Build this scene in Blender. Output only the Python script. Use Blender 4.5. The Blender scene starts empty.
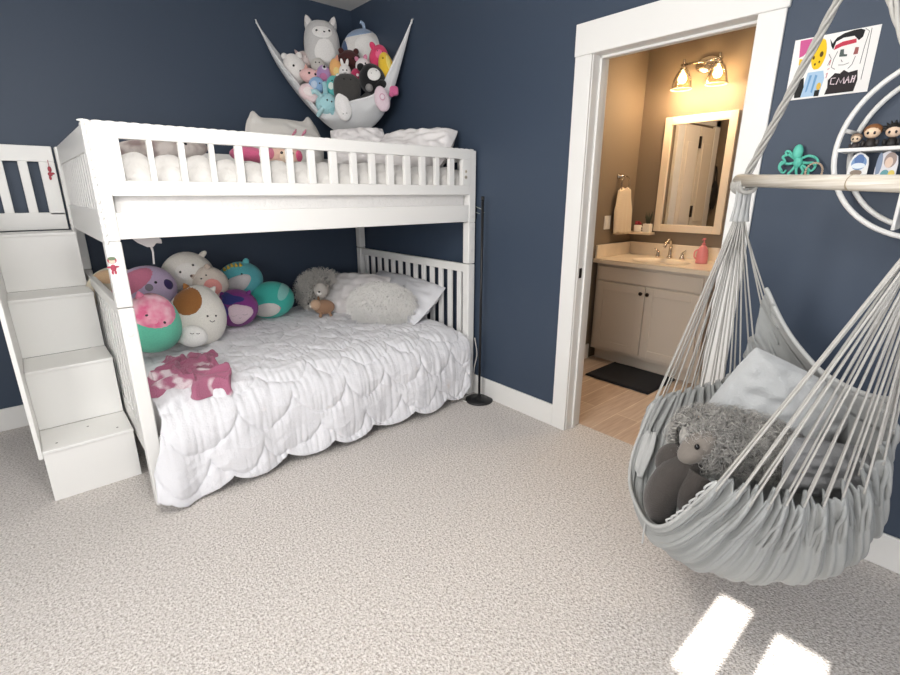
import bpy, math, random
from mathutils import Vector, Matrix, Euler, noise
random.seed(7)
C = bpy.context.scene.collection
PI = math.pi
sin, cos = math.sin, math.cos
sc = bpy.context.scene
sc.view_settings.view_transform = 'Standard'
sc.view_settings.look = 'None'
sc.view_settings.gamma = 1
sc.view_settings.use_curve_mapping = False
sc.view_settings.exposure = 0.22

# ------------------------------------------------------------------ camera
CAM = Vector((-2.2825, -3.7891, 1.3856)); FPX = 484.5; YAW = -0.7189; PIT = 0.2903
cd = bpy.data.cameras.new('camera'); co = bpy.data.objects.new('camera', cd); C.objects.link(co)
cd.sensor_width = 36; cd.sensor_fit = 'HORIZONTAL'; cd.lens = FPX*36/900; cd.clip_start = .02
co.location = CAM; co.rotation_euler = (PI/2-PIT, 0, YAW); sc.camera = co
FW = Vector((cos(PIT)*sin(-YAW), cos(PIT)*cos(YAW), -sin(PIT)))
RT = Vector((cos(YAW), sin(YAW), 0)); UPV = RT.cross(FW)
def ray(px, py): return FW+RT*((px-450)/FPX)+UPV*((337.5-py)/FPX)
def at(px, py, ax, v):                      # where a sight line meets a room plane (surveying the photo)
    d = ray(px, py); i = 'xyz'.index(ax); return CAM+d*((v-CAM[i])/d[i])
def depth_of(p): return (Vector(p)-CAM).dot(FW)

# ------------------------------------------------------------------ materials
def lin(h):
    h = h.lstrip('#'); o = []
    for i in (0, 2, 4):
        c = int(h[i:i+2], 16)/255; o.append(c/12.92 if c <= .04045 else ((c+.055)/1.055)**2.4)
    return (*o, 1)
MATS = {}
def mat(name, col, rough=.6, bump=0, scale=200, metal=0, sheen=0, var=0, detail=3, spec=.5):
    if name in MATS: return MATS[name]
    m = bpy.data.materials.new(name); m.use_nodes = True; nt = m.node_tree; b = nt.nodes['Principled BSDF']
    b.inputs['Base Color'].default_value = lin(col); b.inputs['Roughness'].default_value = rough
    b.inputs['Metallic'].default_value = metal; b.inputs['Sheen Weight'].default_value = sheen
    b.inputs['Specular IOR Level'].default_value = spec
    if bump or var:
        tc = nt.nodes.new('ShaderNodeTexCoord'); n = nt.nodes.new('ShaderNodeTexNoise')
        n.inputs['Scale'].default_value = scale; n.inputs['Detail'].default_value = detail
        nt.links.new(tc.outputs['Object'], n.inputs['Vector'])
        if bump:
            bp = nt.nodes.new('ShaderNodeBump'); bp.inputs['Strength'].default_value = bump; bp.inputs['Distance'].default_value = .01
            nt.links.new(n.outputs['Fac'], bp.inputs['Height']); nt.links.new(bp.outputs['Normal'], b.inputs['Normal'])
        if var:
            r = nt.nodes.new('ShaderNodeValToRGB'); c = lin(col)
            r.color_ramp.elements[0].position = .3; r.color_ramp.elements[1].position = .7
            r.color_ramp.elements[0].color = (*[x*(1-var) for x in c[:3]], 1); r.color_ramp.elements[1].color = (*[min(1, x*(1+var)) for x in c[:3]], 1)
            nt.links.new(n.outputs['Fac'], r.inputs['Fac']); nt.links.new(r.outputs['Color'], b.inputs['Base Color'])
    MATS[name] = m; return m
def plush_mat(col): return mat('plush_'+col.strip('#'), col, .95, .35, 160, sheen=.25, var=.06)
def two_tone(name, c1, c2, scale, pos=.5, soft=.08, bump=.3, detail=2, stretch=(1, 1, 1), tex='noise'):
    if name in MATS: return MATS[name]
    m = mat(name, c1, .95, 0, 100, sheen=.2); nt = m.node_tree; b = nt.nodes['Principled BSDF']
    tc = nt.nodes.new('ShaderNodeTexCoord'); mp = nt.nodes.new('ShaderNodeMapping'); mp.inputs['Scale'].default_value = stretch
    n = nt.nodes.new('ShaderNodeTexNoise'); n.inputs['Scale'].default_value = scale; n.inputs['Detail'].default_value = detail
    nt.links.new(tc.outputs['Object'], mp.inputs['Vector']); nt.links.new(mp.outputs['Vector'], n.inputs['Vector'])
    r = nt.nodes.new('ShaderNodeValToRGB'); r.color_ramp.elements[0].position = pos-soft; r.color_ramp.elements[1].position = pos+soft
    r.color_ramp.elements[0].color = lin(c1); r.color_ramp.elements[1].color = lin(c2)
    nt.links.new(n.outputs['Fac'], r.inputs['Fac']); nt.links.new(r.outputs['Color'], b.inputs['Base Color'])
    n2 = nt.nodes.new('ShaderNodeTexNoise'); n2.inputs['Scale'].default_value = 180
    nt.links.new(tc.outputs['Object'], n2.inputs['Vector'])
    bp = nt.nodes.new('ShaderNodeBump'); bp.inputs['Strength'].default_value = bump; bp.inputs['Distance'].default_value = .008
    nt.links.new(n2.outputs['Fac'], bp.inputs['Height']); nt.links.new(bp.outputs['Normal'], b.inputs['Normal'])
    return m

M_navy = mat('navy_wall_paint', '#374456', .55, .06, 350)
M_white = mat('white_trim_paint', '#E8E7E4', .4)
M_furn = mat('white_furniture_paint', '#EDECE9', .42, .02, 60)
M_ceil = mat('ceiling_paint', '#EEEDEA', .9)
M_taupe = mat('taupe_bathroom_paint', '#7F7160', .7, .05, 300)
M_black = mat('black_metal', '#141416', .4)
M_chrome = mat('brushed_nickel', '#CFC6BA', .22, metal=1)
M_bronze = mat('dark_bronze', '#2B2320', .4, metal=.8)
M_wcloth = mat('white_bedding_cotton', '#E2E2E6', .9, .25, 120, sheen=.15)
M_wsheet = mat('white_sheet', '#E2E0DE', .9, .6, 45)
M_grey = mat('grey_hammock_canvas', '#999B9A', .95, .25, 400, sheen=.1)
M_greyhem = mat('pale_hammock_hem', '#B2B3B2', .9, .2, 400)
M_cord = mat('pale_cotton_cord', '#B5B3AE', .9, .4, 300)
M_vanity = mat('greige_cabinet_paint', '#C9C0B4', .5, .02, 80)
M_counter = mat('cream_marble_top', '#E7DAC6', .25, 0, 12, var=.05)
M_eye = mat('black_eye_plastic', '#0B0B0D', .2)

def carpet_mat():
    m = mat('beige_carpet', '#D6CEC6', 1, 0, 100, sheen=.15, spec=.1); nt = m.node_tree; b = nt.nodes['Principled BSDF']
    tc = nt.nodes.new('ShaderNodeTexCoord')
    a = nt.nodes.new('ShaderNodeTexNoise'); a.inputs['Scale'].default_value = 105; a.inputs['Detail'].default_value = 3; a.inputs['Roughness'].default_value = .65
    v = nt.nodes.new('ShaderNodeTexVoronoi'); v.inputs['Scale'].default_value = 150
    w = nt.nodes.new('ShaderNodeTexNoise'); w.inputs['Scale'].default_value = 3
    for t in (a, v, w): nt.links.new(tc.outputs['Object'], t.inputs['Vector'])
    r = nt.nodes.new('ShaderNodeValToRGB'); e = r.color_ramp.elements
    e[0].position = .34; e[0].color = lin('#A09992'); e[1].position = .62; e[1].color = lin('#E4DFDB')
    k = r.color_ramp.elements.new(.46); k.color = lin('#CBC4BF')
    nt.links.new(a.outputs['Fac'], r.inputs['Fac'])
    nt.links.new(r.outputs['Color'], b.inputs['Base Color'])
    mx = nt.nodes.new('ShaderNodeMath'); mx.operation = 'ADD'
    nt.links.new(a.outputs['Fac'], mx.inputs[0]); nt.links.new(v.outputs['Distance'], mx.inputs[1])
    bp = nt.nodes.new('ShaderNodeBump'); bp.inputs['Strength'].default_value = .55; bp.inputs['Distance'].default_value = .008
    nt.links.new(mx.outputs[0], bp.inputs['Height']); nt.links.new(bp.outputs['Normal'], b.inputs['Normal'])
    return m
M_carpet = carpet_mat()
def plank_mat():
    m = mat('wood_look_tile', '#C8A383', .35); nt = m.node_tree; b = nt.nodes['Principled BSDF']
    tc = nt.nodes.new('ShaderNodeTexCoord'); br = nt.nodes.new('ShaderNodeTexBrick')
    br.inputs['Scale'].default_value = 1; br.inputs['Brick Width'].default_value = .9; br.inputs['Row Height'].default_value = .155
    br.inputs['Mortar Size'].default_value = .004; br.inputs['Color1'].default_value = lin('#CFB9A6'); br.inputs['Color2'].default_value = lin('#DBC8B6'); br.inputs['Mortar'].default_value = lin('#EBDDCB')
    mp = nt.nodes.new('ShaderNodeMapping'); mp.inputs['Scale'].default_value = (1.4, 16, 1)
    n = nt.nodes.new('ShaderNodeTexNoise'); n.inputs['Scale'].default_value = 4; n.inputs['Detail'].default_value = 6
    nt.links.new(tc.outputs['Object'], br.inputs['Vector']); nt.links.new(tc.outputs['Object'], mp.inputs['Vector']); nt.links.new(mp.outputs['Vector'], n.inputs['Vector'])
    mx = nt.nodes.new('ShaderNodeMixRGB'); mx.blend_type = 'MULTIPLY'; mx.inputs[0].default_value = .55
    r = nt.nodes.new('ShaderNodeValToRGB'); r.color_ramp.elements[0].position = .3; r.color_ramp.elements[0].color = lin('#CBB6A4'); r.color_ramp.elements[1].position = .7
    nt.links.new(n.outputs['Fac'], r.inputs['Fac']); nt.links.new(br.outputs['Color'], mx.inputs[1]); nt.links.new(r.outputs['Color'], mx.inputs[2])
    nt.links.new(mx.outputs[0], b.inputs['Base Color']); return m
M_plank = plank_mat()
def wood_mat():
    m = mat('pale_wood', '#D2C6B2', .55); nt = m.node_tree; b = nt.nodes['Principled BSDF']
    tc = nt.nodes.new('ShaderNodeTexCoord'); mp = nt.nodes.new('ShaderNodeMapping'); mp.inputs['Scale'].default_value = (2, 2, 60)
    n = nt.nodes.new('ShaderNodeTexNoise'); n.inputs['Scale'].default_value = 3; n.inputs['Detail'].default_value = 5
    nt.links.new(tc.outputs['Object'], mp.inputs['Vector']); nt.links.new(mp.outputs['Vector'], n.inputs['Vector'])
    r = nt.nodes.new('ShaderNodeValToRGB'); r.color_ramp.elements[0].position = .35; r.color_ramp.elements[0].color = lin('#BDB4A4'); r.color_ramp.elements[1].position = .65; r.color_ramp.elements[1].color = lin('#DED8CE')
    nt.links.new(n.outputs['Fac'], r.inputs['Fac']); nt.links.new(r.outputs['Color'], b.inputs['Base Color']); return m
M_wood = wood_mat()
def glass_mat():
    m = bpy.data.materials.new('clear_glass'); m.use_nodes = True; nt = m.node_tree; nt.nodes.clear()
    out = nt.nodes.new('ShaderNodeOutputMaterial'); mx = nt.nodes.new('ShaderNodeMixShader'); tr = nt.nodes.new('ShaderNodeBsdfTransparent'); gl = nt.nodes.new('ShaderNodeBsdfGlossy'); fr = nt.nodes.new('ShaderNodeLayerWeight')
    tr.inputs['Color'].default_value = (.97, .95, .88, 1); gl.inputs['Roughness'].default_value = .06; fr.inputs['Blend'].default_value = .18
    nt.links.new(fr.outputs['Fresnel'], mx.inputs[0]); nt.links.new(tr.outputs[0], mx.inputs[1]); nt.links.new(gl.outputs[0], mx.inputs[2]); nt.links.new(mx.outputs[0], out.inputs['Surface']); return m
M_glass = glass_mat()
def glow_mat(name, col, s):
    m = bpy.data.materials.new(name); m.use_nodes = True; b = m.node_tree.nodes['Principled BSDF']
    b.inputs['Emission Color'].default_value = lin(col); b.inputs['Emission Strength'].default_value = s; return m
M_mirror = mat('mirror_silver', '#F2F2F2', .01, metal=1)

# ------------------------------------------------------------------ mesh helpers
W = {}
def prop(o, label=None, cat=None, group=None, kind=None):
    if label: o['label'] = label
    if cat: o['category'] = cat
    if group: o['group'] = group
    if kind: o['kind'] = kind
    return o
def thing(name, label, cat, loc=(0, 0, 0), group=None, matrix=None):
    o = bpy.data.objects.new(name, None); C.objects.link(o); o.empty_display_size = .05
    Mx = matrix if matrix is not None else Matrix.Translation(Vector(loc))
    o.matrix_world = Mx; W[o.name] = Mx.inverted()
    return prop(o, label, cat, group)
class MB:
    def __init__(s): s.v = []; s.f = []
    def add(s, vs, fs):
        n = len(s.v); s.v += [Vector(a) for a in vs]; s.f += [tuple(i+n for i in f) for f in fs]; return s
    def box(s, x0, x1, y0, y1, z0, z1):
        if x0 > x1: x0, x1 = x1, x0
        if y0 > y1: y0, y1 = y1, y0
        if z0 > z1: z0, z1 = z1, z0
        return s.add([(x0,y0,z0),(x1,y0,z0),(x1,y1,z0),(x0,y1,z0),(x0,y0,z1),(x1,y0,z1),(x1,y1,z1),(x0,y1,z1)],
                     [(0,3,2,1),(4,5,6,7),(0,1,5,4),(1,2,6,5),(2,3,7,6),(3,0,4,7)])
    def prism(s, poly, axis, a, b):          # polygon in the two other axes, extruded along axis
        def mk(p, t):
            q = list(p); q.insert('xyz'.index(axis), t); return q
        n = len(poly); vs = [mk(p, a) for p in poly]+[mk(p, b) for p in poly]
        fs = [tuple(range(n)), tuple(range(2*n-1, n-1, -1))]+[(i, i+n, (i+1) % n+n, (i+1) % n) for i in range(n)]
        return s.add(vs, fs)
    def tube(s, pts, r, n=8, closed=False, flat=1):
        pts = [Vector(p) for p in pts]; N = len(pts); rs = r if isinstance(r, (list, tuple)) else [r]*N
        vs = []; prev = None
        for i, p in enumerate(pts):
            if closed: t = pts[(i+1) % N]-pts[i-1]
            else: t = pts[min(i+1, N-1)]-pts[max(i-1, 0)]
            if t.length < 1e-9: t = Vector((0, 0, 1))
            t.normalize()
            if prev is None:
                a = Vector((0, 0, 1)) if abs(t.z) < .9 else Vector((1, 0, 0)); u = t.cross(a).normalized()
            else:
                u = prev-t*prev.dot(t); u = u.normalized() if u.length > 1e-6 else t.orthogonal().normalized()
            prev = u; w = t.cross(u)
            for k in range(n):
                an = 2*PI*k/n; vs.append(p+(u*cos(an)+w*sin(an)*flat)*rs[i])
        fs = []
        for i in range(N if closed else N-1):
            j = (i+1) % N
            for k in range(n): fs.append((i*n+k, i*n+(k+1) % n, j*n+(k+1) % n, j*n+k))
        if not closed: fs += [tuple(range(n-1, -1, -1)), tuple((N-1)*n+k for k in range(n))]
        return s.add(vs, fs)
    def lathe(s, prof, c=(0, 0, 0), n=24, axis='z', M=None):
        vs = []; fs = []; c = Vector(c)
        for (r, h) in prof:
            for k in range(n):
                a = 2*PI*k/n; p = Vector((r*cos(a), r*sin(a), h))
                if axis == 'x': p = Vector((h, r*cos(a), r*sin(a)))
                if axis == 'y': p = Vector((r*cos(a), h, r*sin(a)))
                if M is not None: p = M @ p
                vs.append(p+c)
        for i in range(len(prof)-1):
            for k in range(n): fs.append((i*n+k, i*n+(k+1) % n, (i+1)*n+(k+1) % n, (i+1)*n+k))
        fs += [tuple(range(n-1, -1, -1)), tuple((len(prof)-1)*n+k for k in range(n))]
        return s.add(vs, fs)
    def ell(s, c, r, n=20, m=12, M=None, fn=None):
        c = Vector(c); vs = []; fs = []
        if not isinstance(r, (list, tuple)): r = (r, r, r)
        def mk(d):
            p = fn(d) if fn else Vector((d.x*r[0], d.y*r[1], d.z*r[2]))
            return (M @ p if M is not None else p)+c
        vs.append(mk(Vector((0, 0, -1))))
        for i in range(1, m):
            t = -PI/2+PI*i/m
            for k in range(n):
                a = 2*PI*k/n; vs.append(mk(Vector((cos(t)*cos(a), cos(t)*sin(a), sin(t)))))
        vs.append(mk(Vector((0, 0, 1)))); L = len(vs)-1
        for k in range(n): fs.append((0, 1+(k+1) % n, 1+k))
        for i in range(m-2):
            for k in range(n): fs.append((1+i*n+k, 1+i*n+(k+1) % n, 1+(i+1)*n+(k+1) % n, 1+(i+1)*n+k))
        for k in range(n): fs.append((1+(m-2)*n+k, 1+(m-2)*n+(k+1) % n, L))
        return s.add(vs, fs)
    def grid(s, fn, nu, nv, wrap=False):
        vs = [fn(i/(nu if wrap else nu-1), j/(nv-1)) for j in range(nv) for i in range(nu)]; fs = []
        for j in range(nv-1):
            for i in range(nu if wrap else nu-1): fs.append((j*nu+i, j*nu+(i+1) % nu, (j+1)*nu+(i+1) % nu, (j+1)*nu+i))
        return s.add(vs, fs)
    def build(s, name, m, parent=None, smooth=False, bevel=0, solid=0, sub=0, label=None, local=False):
        me = bpy.data.meshes.new(name); Mi = W[parent.name] if parent and not local else None
        me.from_pydata([(Mi @ v if Mi else v)[:] for v in s.v], [], s.f); me.validate(); me.update()
        o = bpy.data.objects.new(name, me); C.objects.link(o); me.materials.append(m)
        if smooth: me.polygons.foreach_set('use_smooth', [True]*len(me.polygons))
        if solid: k = o.modifiers.new('thickness', 'SOLIDIFY'); k.thickness = solid; k.offset = 0
        if bevel: k = o.modifiers.new('bevel', 'BEVEL'); k.width = bevel; k.segments = 2; k.limit_method = 'ANGLE'
        if sub: k = o.modifiers.new('subdivide', 'SUBSURF'); k.levels = sub; k.render_levels = sub
        W[o.name] = W[parent.name] if parent else Matrix()
        if parent: o.parent = parent
        if label: o['label'] = label
        return o
def struct(name, mb, m, bevel=0): return prop(mb.build(name, m, None, bevel=bevel), kind='structure')
def bez(pts, n=16):                           # smooth curve through points
    pts = [Vector(p) for p in pts]; out = []; N = len(pts)
    for i in range(N-1):
        p0, p1, p2, p3 = pts[max(i-1, 0)], pts[i], pts[i+1], pts[min(i+2, N-1)]
        for k in range(n):
            t = k/n
            out.append(.5*((2*p1)+(p2-p0)*t+(2*p0-5*p1+4*p2-p3)*t*t+(3*p1-p0-3*p2+p3)*t**3))
    out.append(pts[-1]); return out
def interp(tab, v):
    for i in range(len(tab)-1):
        a, b = tab[i], tab[i+1]
        if v <= b[0] or i == len(tab)-2:
            t = (v-a[0])/(b[0]-a[0]); t = min(max(t, 0), 1); t = t*t*(3-2*t)*.5+t*.5
            return Vector(a[1])*(1-t)+Vector(b[1])*t
def nz(p, s, seed=0): return noise.noise(Vector(p)*s+Vector((seed*7.3, seed*3.1, seed*1.7)))

# ================================================================== SETTING
H = 2.746; XL = -4.3; YF = -5.2
YA, YB, DH = -2.248, -2.966, 2.035
mb = MB().box(XL-.1, .14, YF-.1, .1, -.06, 0); struct('floor', mb, M_carpet)
mb = MB().box(.14, 1.9, -3.7, -1.5, -.06, -.004); struct('floor_bathroom', mb, M_plank)
struct('ceiling', MB().box(XL-.1, 1.9, YF-.1, .1, H, H+.08), M_ceil)
struct('wall_back', MB().box(XL-.1, .14, 0, .1, 0, H), M_navy)
mb = MB().box(0, .12, YA+.02, 0, 0, H).box(0, .12, YF, YB-.02, 0, H).box(0, .12, YB-.02, YA+.02, DH+.02, H)
struct('wall_right', mb, M_navy)
# wall on the left with the window, wall behind the camera with an added window for daylight fill
wy0, wy1, wz0, wz1 = -4.4, -2.6, .85, 2.2
mb = MB().box(XL-.1, XL, YF, wy0, 0, H).box(XL-.1, XL, wy1, 0, 0, H).box(XL-.1, XL, wy0, wy1, 0, wz0).box(XL-.1, XL, wy0, wy1, wz1, H)
struct('wall_left', mb, M_navy)
vx0, vx1 = -3.4, -1.6
mb = MB().box(XL, vx0, YF-.1, YF, 0, H).box(vx1, .12, YF-.1, YF, 0, H).box(vx0, vx1, YF-.1, YF, 0, wz0).box(vx0, vx1, YF-.1, YF, wz1, H)
struct('wall_front', mb, M_navy)
# window_sun_mask : unseen opaque panel added, slots cut to shape the sun patches
tanE = .56
def sz(xf): return (xf-XL)*tanE
mb = MB()
za, zb = sz(-.97), sz(-.565); zc, zd = sz(-1.25), sz(-.60)
ys = [wy0, -3.735, -3.598, -3.512, -3.412, wy1]
for (a, b, lo, hi) in ((ys[0], ys[1], 0, 0), (ys[1], ys[2], zc, zd), (ys[2], ys[3], 0, 0), (ys[3], ys[4], za, zb), (ys[4], ys[5], 0, 0)):
    if lo == 0: mb.box(XL-.06, XL-.05, a, b, wz0, wz1)
    else: mb.box(XL-.06, XL-.05, a, b, wz0, lo).box(XL-.06, XL-.05, a, b, hi, wz1)
struct('window_sun_mask', mb, M_white)
mb = MB().box(XL, XL+.02, wy0-.09, wy0, wz0-.09, wz1+.09).box(XL, XL+.02, wy1, wy1+.09, wz0-.09, wz1+.09).box(XL, XL+.02, wy0, wy1, wz1, wz1+.09).box(XL, XL+.02, wy0, wy1, wz0-.09, wz0)
struct('trim_1', mb, M_white)
mb = MB().box(vx0, vx1, YF-.07, YF-.05, wz0, wz0+.05).box(vx0, vx1, YF-.07, YF-.05, wz1-.05, wz1).box(vx0, vx0+.05, YF-.07, YF-.05, wz0, wz1).box(vx1-.05, vx1, YF-.07, YF-.05, wz0, wz1).box((vx0+vx1)/2-.02, (vx0+vx1)/2+.02, YF-.07, YF-.05, wz0, wz1)
struct('added_window', mb, M_white)  # frame of the unseen window added as a daylight source
HB = .139
struct('baseboard_back', MB().box(XL, 0, -.014, 0, 0, HB), M_white, .004)
struct('baseboard_right', MB().box(-.014, 0, -2.149, -.014, 0, HB).box(-.014, 0, YF, -3.066, 0, HB), M_white, .004)
struct('baseboard_left', MB().box(XL, XL+.014, YF, -.014, 0, HB), M_white, .004)
# door casing, header, jambs
mb = MB().box(-.014, 0, -2.149, YA+.003, 0, DH).box(-.014, 0, YB-.003, -3.066, 0, DH)
mb.box(-.018, 0, -2.146, -3.074, DH, 2.179)
struct('trim_2', mb, M_white, .004)
mb = MB().box(0, .14, YA, YA+.02, 0, DH+.02).box(0, .14, YB-.02, YB, 0, DH+.02).box(0, .14, YB, YA, DH, DH+.02)
mb.box(.055, .09, YA-.012, YA, 0, DH).box(.055, .09, YB, YB+.012, 0, DH).box(.055, .09, YB, YA, DH-.012, DH)
jb = struct('door_1', mb, M_white, .003)
MB().box(.015, .04, YA-.0015, YA, .93, .985).build('strike_plate', M_bronze, None).parent = jb
# bathroom shell
BX, BY = 1.8, -1.55
mb = MB().box(.12, .14, YA+.02, BY+.1, 0, H).box(.12, .14, -3.7, YB-.02, 0, H).box(.12, .14, YB-.02, YA+.02, DH+.02, H)
struct('wall_bathroom_front', mb, M_taupe)
struct('wall_bathroom_back', MB().box(BX, BX+.1, -3.7, BY+.1, 0, H), M_taupe)
struct('wall_bathroom_left', MB().box(.14, BX, BY, BY+.1, 0, H), M_taupe)
struct('wall_bathroom_right', MB().box(.14, BX, -3.7, -3.6, 0, H), M_taupe)
struct('baseboard_bathroom', MB().box(1.04, 1.27, BY-.014, BY, 0, .13), M_white, .003)
# linen closet in the bathroom's left wall (seen in the mirror)
mb = MB()
for a, b in ((.70, 1.02), (.37, .68)):
    mb.box(a, b, BY-.03, BY-.005, .02, 2.0)
    for z0, z1 in ((.15, .95), (1.1, 1.85)): mb.box(a+.07, b-.07, BY-.036, BY-.03, z0, z1)
d2 = struct('door_2', mb, mat('cream_door_paint', '#EDE4D6', .45), .006)
for z in (.25, 1.15, 1.80):
    h = MB().box(.672, .708, BY-.042, BY-.03, z, z+.11).build('hinge', M_bronze); h.parent = d2
struct('trim_3', MB().box(1.03, 1.16, BY-.03, BY, 0, 2.14).box(.25, .36, BY-.03, BY, 0, 2.14).box(.25, 1.16, BY-.03, BY, 2.02, 2.14), M_white, .004)

# ================================================================== BUNK BED
PX0, PX1 = -2.035, -1.978            # left posts
QX0, QX1 = -.078, -.02               # right posts
FY0, FY1 = -1.456, -1.398            # front posts
GY0, GY1 = -.085, -.028              # back posts
ZT = 1.643
bed = thing('bunk_bed', 'white painted wooden bunk bed with slatted guard rail standing in the navy corner', 'bunk bed', ((PX0+QX1)/2, -.74, 0))
for (x0, x1, y0, y1) in ((PX0, PX1, FY0, FY1), (PX0, PX1, GY0, GY1), (QX0, QX1, FY0, FY1), (QX0, QX1, GY0, GY1)):
    p = MB().box(x0, x1, y0, y1, 0, .93).box(x0, x1, y0, y1, .934, 1.2).box(x0, x1, y0, y1, 1.2, ZT-.005).build('post', M_furn, bed, bevel=.006)
    for z in (.82, 1.02, 1.16, 1.24):
        MB().lathe([(.011, 0), (.011, -.002), (.006, -.003)], ((x0+x1)/2, y0, z), 14, 'y').build('bolt_cap', M_white, p, smooth=False)
# guard rail at the front
gy0, gy1 = FY0-.004, FY0+.03
mb = MB().box(PX1-.002, QX0+.002, gy0, gy1, 1.585, ZT).box(PX1, QX0, gy0, gy1, 1.373, 1.430)
ed = [-1.925, -1.833, -1.813, -1.72, -1.697, -1.601, -1.581, -1.494, -1.462, -1.38, -1.344, -1.258, -1.229, -1.153, -1.117, -1.037, -.998, -.918, -.883, -.805, -.77, -.691, -.651, -.577, -.536, -.464, -.428, -.353, -.323, -.244, -.204, -.138]
mb.box(PX1-.002, ed[0], gy0, gy1, 1.43, 1.585).box(ed[-1], QX0+.002, gy0, gy1, 1.43, 1.585)
for i in range(1, 31, 2): mb.box(ed[i], ed[i+1], gy0+.004, gy1-.004, 1.43, 1.585)
grd = mb.build('guard_rail', M_furn, bed, bevel=.003)
# scalloped trim on the top edge and down the left front post
mb = MB(); x = PX0+.012
while x < QX1: mb.ell((x, FY0+.012, ZT-.002), (.021, .013, .0055), 12, 8); x += .041
mb.build('scalloped_trim', M_furn, bed, smooth=True)
mb = MB(); z = 1.20
while z < ZT: mb.ell((PX0+.009, FY0-.001, z), (.008, .007, .012), 10, 6); z += .031
mb.build('scalloped_trim', M_furn, bed, smooth=True)
# side boards of the upper and lower bunk
MB().box(PX1, QX0, FY0+.002, FY0+.03, 1.207, 1.31).build('side_board', M_furn, bed, bevel=.003)
MB().box(PX1, QX0, GY1-.03, GY1, 1.207, 1.31).build('side_board', M_furn, bed, bevel=.003)
MB().box(PX1, QX0, FY0+.01, FY0+.035, .20, .32).build('side_board', M_furn, bed, bevel=.003)
MB().box(PX1, QX0, GY1-.035, GY1-.01, .20, .32).build('side_board', M_furn, bed, bevel=.003)
mb = MB().box(PX1, QX0, GY1-.03, GY1, 1.585, ZT).box(PX1, QX0, GY1-.03, GY1, 1.373, 1.43)
for i in range(18): mb.box(PX1+.08+i*.104, PX1+.108+i*.104, GY1-.026, GY1-.004, 1.43, 1.585)
mb.build('guard_rail', M_furn, bed, bevel=.003)
mb = MB()
for i in range(12): mb.box(PX1+.05+i*.155, PX1+.12+i*.155, FY0+.03, GY1-.03, 1.222, 1.236)
mb.build('slat_base', M_furn, bed)
mb = MB()
for i in range(12): mb.box(PX1+.05+i*.155, PX1+.12+i*.155, FY0+.035, GY1-.035, .215, .23)
mb.build('slat_base', M_furn, bed)
def end_panel(name, x0, x1, zr0, zr1, zl0, zl1, n, sw):
    mb = MB().box(x0, x1, FY1-.002, GY0+.002, zr0, zr1).box(x0, x1, FY1-.002, GY0+.002, zl0, zl1)
    a, b = FY1+.01, GY0-.01; st = (b-a)/n
    for i in range(n): mb.box(x0+.006, x1-.006, a+st*(i+.5)-sw/2, a+st*(i+.5)+sw/2, zl1-.003, zr0+.003)
    return mb.build(name, M_furn, bed, bevel=.003)
end_panel('headboard', -.064, -.034, .872, .926, .20, .34, 13, .042)
end_panel('footboard', PX0+.014, PX1-.014, .872, .926, .20, .34, 13, .042)
end_panel('end_rail', -.064, -.034, 1.575, ZT-.004, 1.20, 1.32, 13, .042)
end_panel('end_rail', PX0+.012, PX1-.016, 1.54, ZT-.004, 1.185, 1.32, 15, .042)
# stickers on the posts
def sticker(x, y, z, cols, label, s=1):
    t = None
    for i, (shape, col) in enumerate(cols):
        mb = MB()
        for (dx, dz, rx, rz) in shape: mb.lathe([(1, 0), (1, -.0012)], (0, 0, 0), 14, 'y', Matrix.Diagonal((rx*s, 1+i*.5, rz*s))) ; n = 28; mb.v[-n:] = [v+Vector((x+dx*s, y, z+dz*s)) for v in mb.v[-n:]]
        if t is None: t = mb.build('sticker', mat('sticker_'+col[1:], col, .5), bed, label=label)
        else: mb.build('sticker_print', mat('sticker_'+col[1:], col, .5), t)
sp = at(113, 266, 'y', FY0)
sticker(sp.x, FY0, sp.z, [([(0, .022, .016, .013), (0, -.008, .010, .014), (-.013, -.004, .008, .004), (.013, -.004, .008, .004), (-.005, -.026, .004, .008), (.005, -.026, .004, .008)], '#B4475A'),
        ([(0, .018, .011, .008)], '#E8C9B4'), ([(0, .029, .014, .007)], '#6E7F63')], 'small red and green figure sticker')
sticker(-.112, gy0, 1.512, [([(0, 0, .010, .010)], '#D9D0C0'), ([(0, 0, .005, .006)], '#A99E8C')], 'small beige round sticker')
sticker(-.112, gy0, 1.478, [([(0, 0, .012, .011)], '#B9B3A6'), ([(0, 0, .006, .006)], '#7F7A70')], 'small grey round sticker')

# ================================================================== STAIRCASE
st = thing('bunk_staircase', 'white wooden steps with tall side panel at the left end of the bunk bed', 'stairs', (-2.21, -.55, 0))
SX0, SX1 = -2.386, -2.034
yy = [-1.10, -.83, -.56, -.29]; zz = [.26, .565, .87, 1.175]
for i in range(4):
    z0 = 0 if i == 0 else zz[i-1]
    MB().box(SX0, SX1, yy[i], yy[i]+.016, z0, zz[i]-.016).build('riser', M_furn, st, bevel=.002)
    t = MB().box(SX0, SX1+.002, yy[i]-.007, (yy[i+1] if i < 3 else -.09), zz[i]-.017, zz[i]).build('tread', M_furn, st, bevel=.004)
    if i == 0:
        for (a, b) in ((-2.33, -1.04), (-2.09, -1.04), (-2.2, -.93)): MB().lathe([(.005, 0), (.005, .001)], (a, b, zz[0]), 10).build('screw_cap', mat('screw_grey', '#8F8B86', .4, metal=.6), t)
MB().prism([(-1.105, .225), (-.03, .225), (-.03, 1.3), (-.45, 1.28), (-1.105, 1.02)], 'x', SX0-.018, SX0-.0005).build('side_panel', M_furn, st, bevel=.003)
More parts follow.
